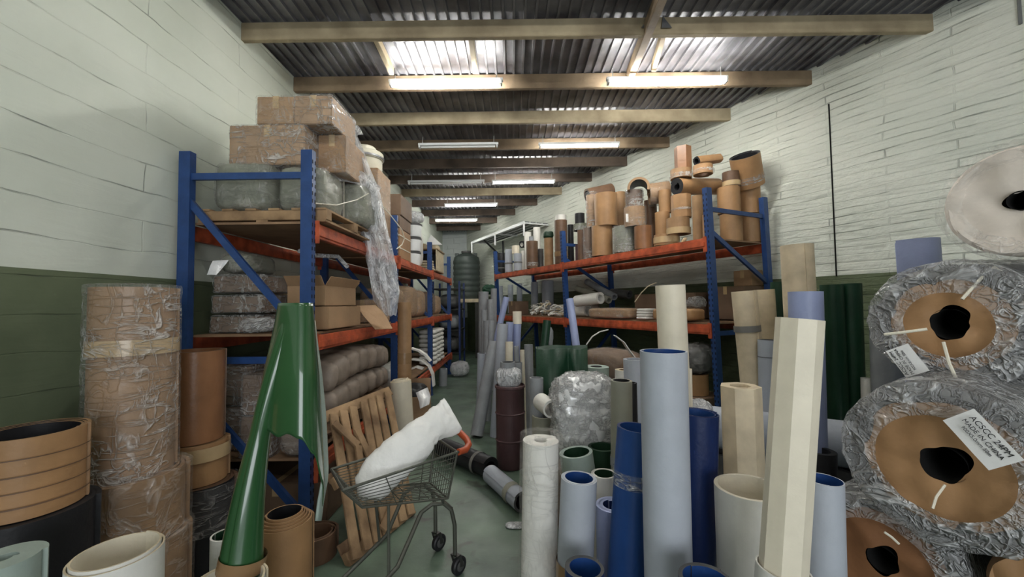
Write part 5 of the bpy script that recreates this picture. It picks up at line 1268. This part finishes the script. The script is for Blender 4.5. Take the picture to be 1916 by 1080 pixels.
for k, (px, y0, w_, Y) in enumerate(((905, 546, 20, 8.2), (918, 560, 14, 8.0), (906, 580, 12, 7.6), (912, 600, 16, 7.2), (924, 540, 12, 8.6))):
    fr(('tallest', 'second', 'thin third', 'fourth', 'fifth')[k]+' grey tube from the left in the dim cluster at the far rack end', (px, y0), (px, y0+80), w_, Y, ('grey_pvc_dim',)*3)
# beneath: grey and cream things around the big roll
fr('stout pale green-grey roll behind the shiny bundle', (1117, 686), (1117, 720), 52, 4.15, ('mint_grey', 'rubber_grey', 'mint_grey'), r=.05)
fr('short cream roll right of the stout pale green-grey roll', (1166, 692), (1166, 720), 32, 3.7, ('white_pvc', 'kraft_dark', 'cream_worn'), r=.03)
# rolls lying on the floor
a, c = onz(822, 868, 0), onz(918, 897, 0); a.z = c.z = .105
roll('rubber_roll', 'black roll lying on the aisle floor with a pale tape band', 'roll', c, a+Vector((-.1, .3, 0)), .105, mats=('rubber', 'rubber', 'black_plastic'), r=.05, turns=2, bands=((.16, .20, 'strap_grey'),))
a, c = onz(918, 905, 0), onz(985, 960, 0)
roll('vinyl_roll', 'silver grey roll lying on the aisle floor, left one by the cream film roll', 'roll', (c.x-.03, c.y, .085), (a.x, a.y, .085), .085, mats=('grey_pvc', 'rubber', 'rubber_grey'), r=.06, turns=2, bands=((.13, .20, 'olive_grey'),))
o = soft('plastic_scrap', 'small scrap of clear plastic on the green floor', 'plastic scrap', onz(965, 985, 0), (.16, .10, .02), 'film_white', amp=.02, expo=2.4, n=6)

# ------------------------------------------------------------------ far end
e = empty('water_tank', (at(873, 500, 13.3).x, 13.3, 1.86), 'grey-green ribbed water tank standing on the slab at the far end', 'tank'); R = .42
prof = [(0, 0), (R, 0)]
for k in range(7): z_ = .05+k*.18; prof += [(R, z_), (R+.015, z_+.03), (R+.015, z_+.11), (R, z_+.14)]
prof += [(R*.96, 1.36), (R*.6, 1.46), (R*.3, 1.5), (0, 1.5)]
b = MB(); b.lathe(prof, 36); b.build('tank_shell', 'tank_green', e)
b = MB(); b.lathe([(.16, 1.5), (.17, 1.52), (.17, 1.57), (0, 1.58)], 24); b.build('lid', 'rubber_grey', e)
for q in (-1, 1): b = MB(); b.box((q*.3, -.1, 1.44), (.12, .12, .1)); b.build('lifting_lug', 'tank_green', e, bevel=.01)
e = empty('tank_stand', (-1.62, 13.2, 0), 'cream concrete slab on dark legs carrying the water tank', 'stand')
b = MB(); b.box((0, 0, 1.80), (1.14, .9, .11)); b.build('slab', 'cream_worn', e, bevel=.005)
for x in (-.5, .5):
    for y in (-.38, .38): b = MB(); b.box((x, y, .87), (.1, .1, 1.74)); b.build('leg', 'dark_steel', e)
soft('net', 'green netting bunched to the right of the water tank', 'net', (at(912, 520, 12.2).x+.08, 12.3, 1.98), (.5, .3, .3), 'net_green', amp=.1, expo=2.4, n=12)
e = empty('storage_shelf', (-1.75, 11.3, 0), 'dark narrow shelving at the far end of the left wall', 'shelf')
for x in (-.35, .35):
    for y in (-.5, .5): b = MB(); b.box((x, y, 1.15), (.05, .05, 2.3)); b.build('post', 'navy_pvc', e)
for z_ in (.4, 1.0, 1.55, 2.1): b = MB(); b.box((0, 0, z_), (.74, 1.04, .03)); b.build('shelf_board', 'dark_steel', e)
for k, (z_, m) in enumerate(((.415, 'rubber_grey'), (1.015, 'grey_pvc_dim'), (1.565, 'rubber_grey'))):
    soft('plastic_bag', ('lowest', 'middle', 'upper')[k]+' grey bundle on the dark far shelving', 'bundle', (-1.72, 11.2, z_), (.55, .7, .4), m, amp=.05, expo=3)
struct(slab('door_1', [(-2.45, YB-.002, 0), (-1.85, YB-.002, 0), (-1.85, YB-.002, 1.72), (-2.45, YB-.002, 1.72)], .03, (0, -1, 0), 'rubber_grey'))
# high wall shelf with brackets on the right wall
def wl(y, off, z): n_ = nr; return Vector((XR(y), y, z)) - n_*off
e = empty('wall_shelf', wl(11.4, 0.02, 2.9), 'white slatted shelf on brackets high on the far right wall', 'shelf'); o0 = Vector(e.location)
ya, yb = 9.9, 13.0
z_ = at(980, 424, 10.2).z
for k in range(4):
    b = MB(); b.bar(wl(ya, .12+.17*k, z_)-o0, wl(yb, .12+.17*k, z_)-o0, .13, .02); b.build('shelf_slat', 'grey_paint', e, smooth=False)
b = MB(); b.bar(wl(ya, .70, z_-.02)-o0, wl(yb, .70, z_-.02)-o0, .03, .07); b.build('front_rail', 'white_paint', e, smooth=False)
for y in (ya+.03, 11.4, yb-.05):
    b = MB(); b.bar(wl(y, .02, z_-.02)-o0, wl(y, .72, z_-.02)-o0, .04, .04); b.bar(wl(y, .70, z_)-o0, wl(y, .70, z_-.34)-o0, .04, .04); b.build('bracket', 'white_paint', e, smooth=False)
for y in (12.2,):
    b = MB(); b.bar(wl(y, .03, z_-.05)-o0, wl(y, .03, z_-.6)-o0, .04, .04); b.bar(wl(y, .65, z_-.06)-o0, wl(y, .05, z_-.55)-o0, .04, .04); b.build('black_bracket', 'black_plastic', e, smooth=False)
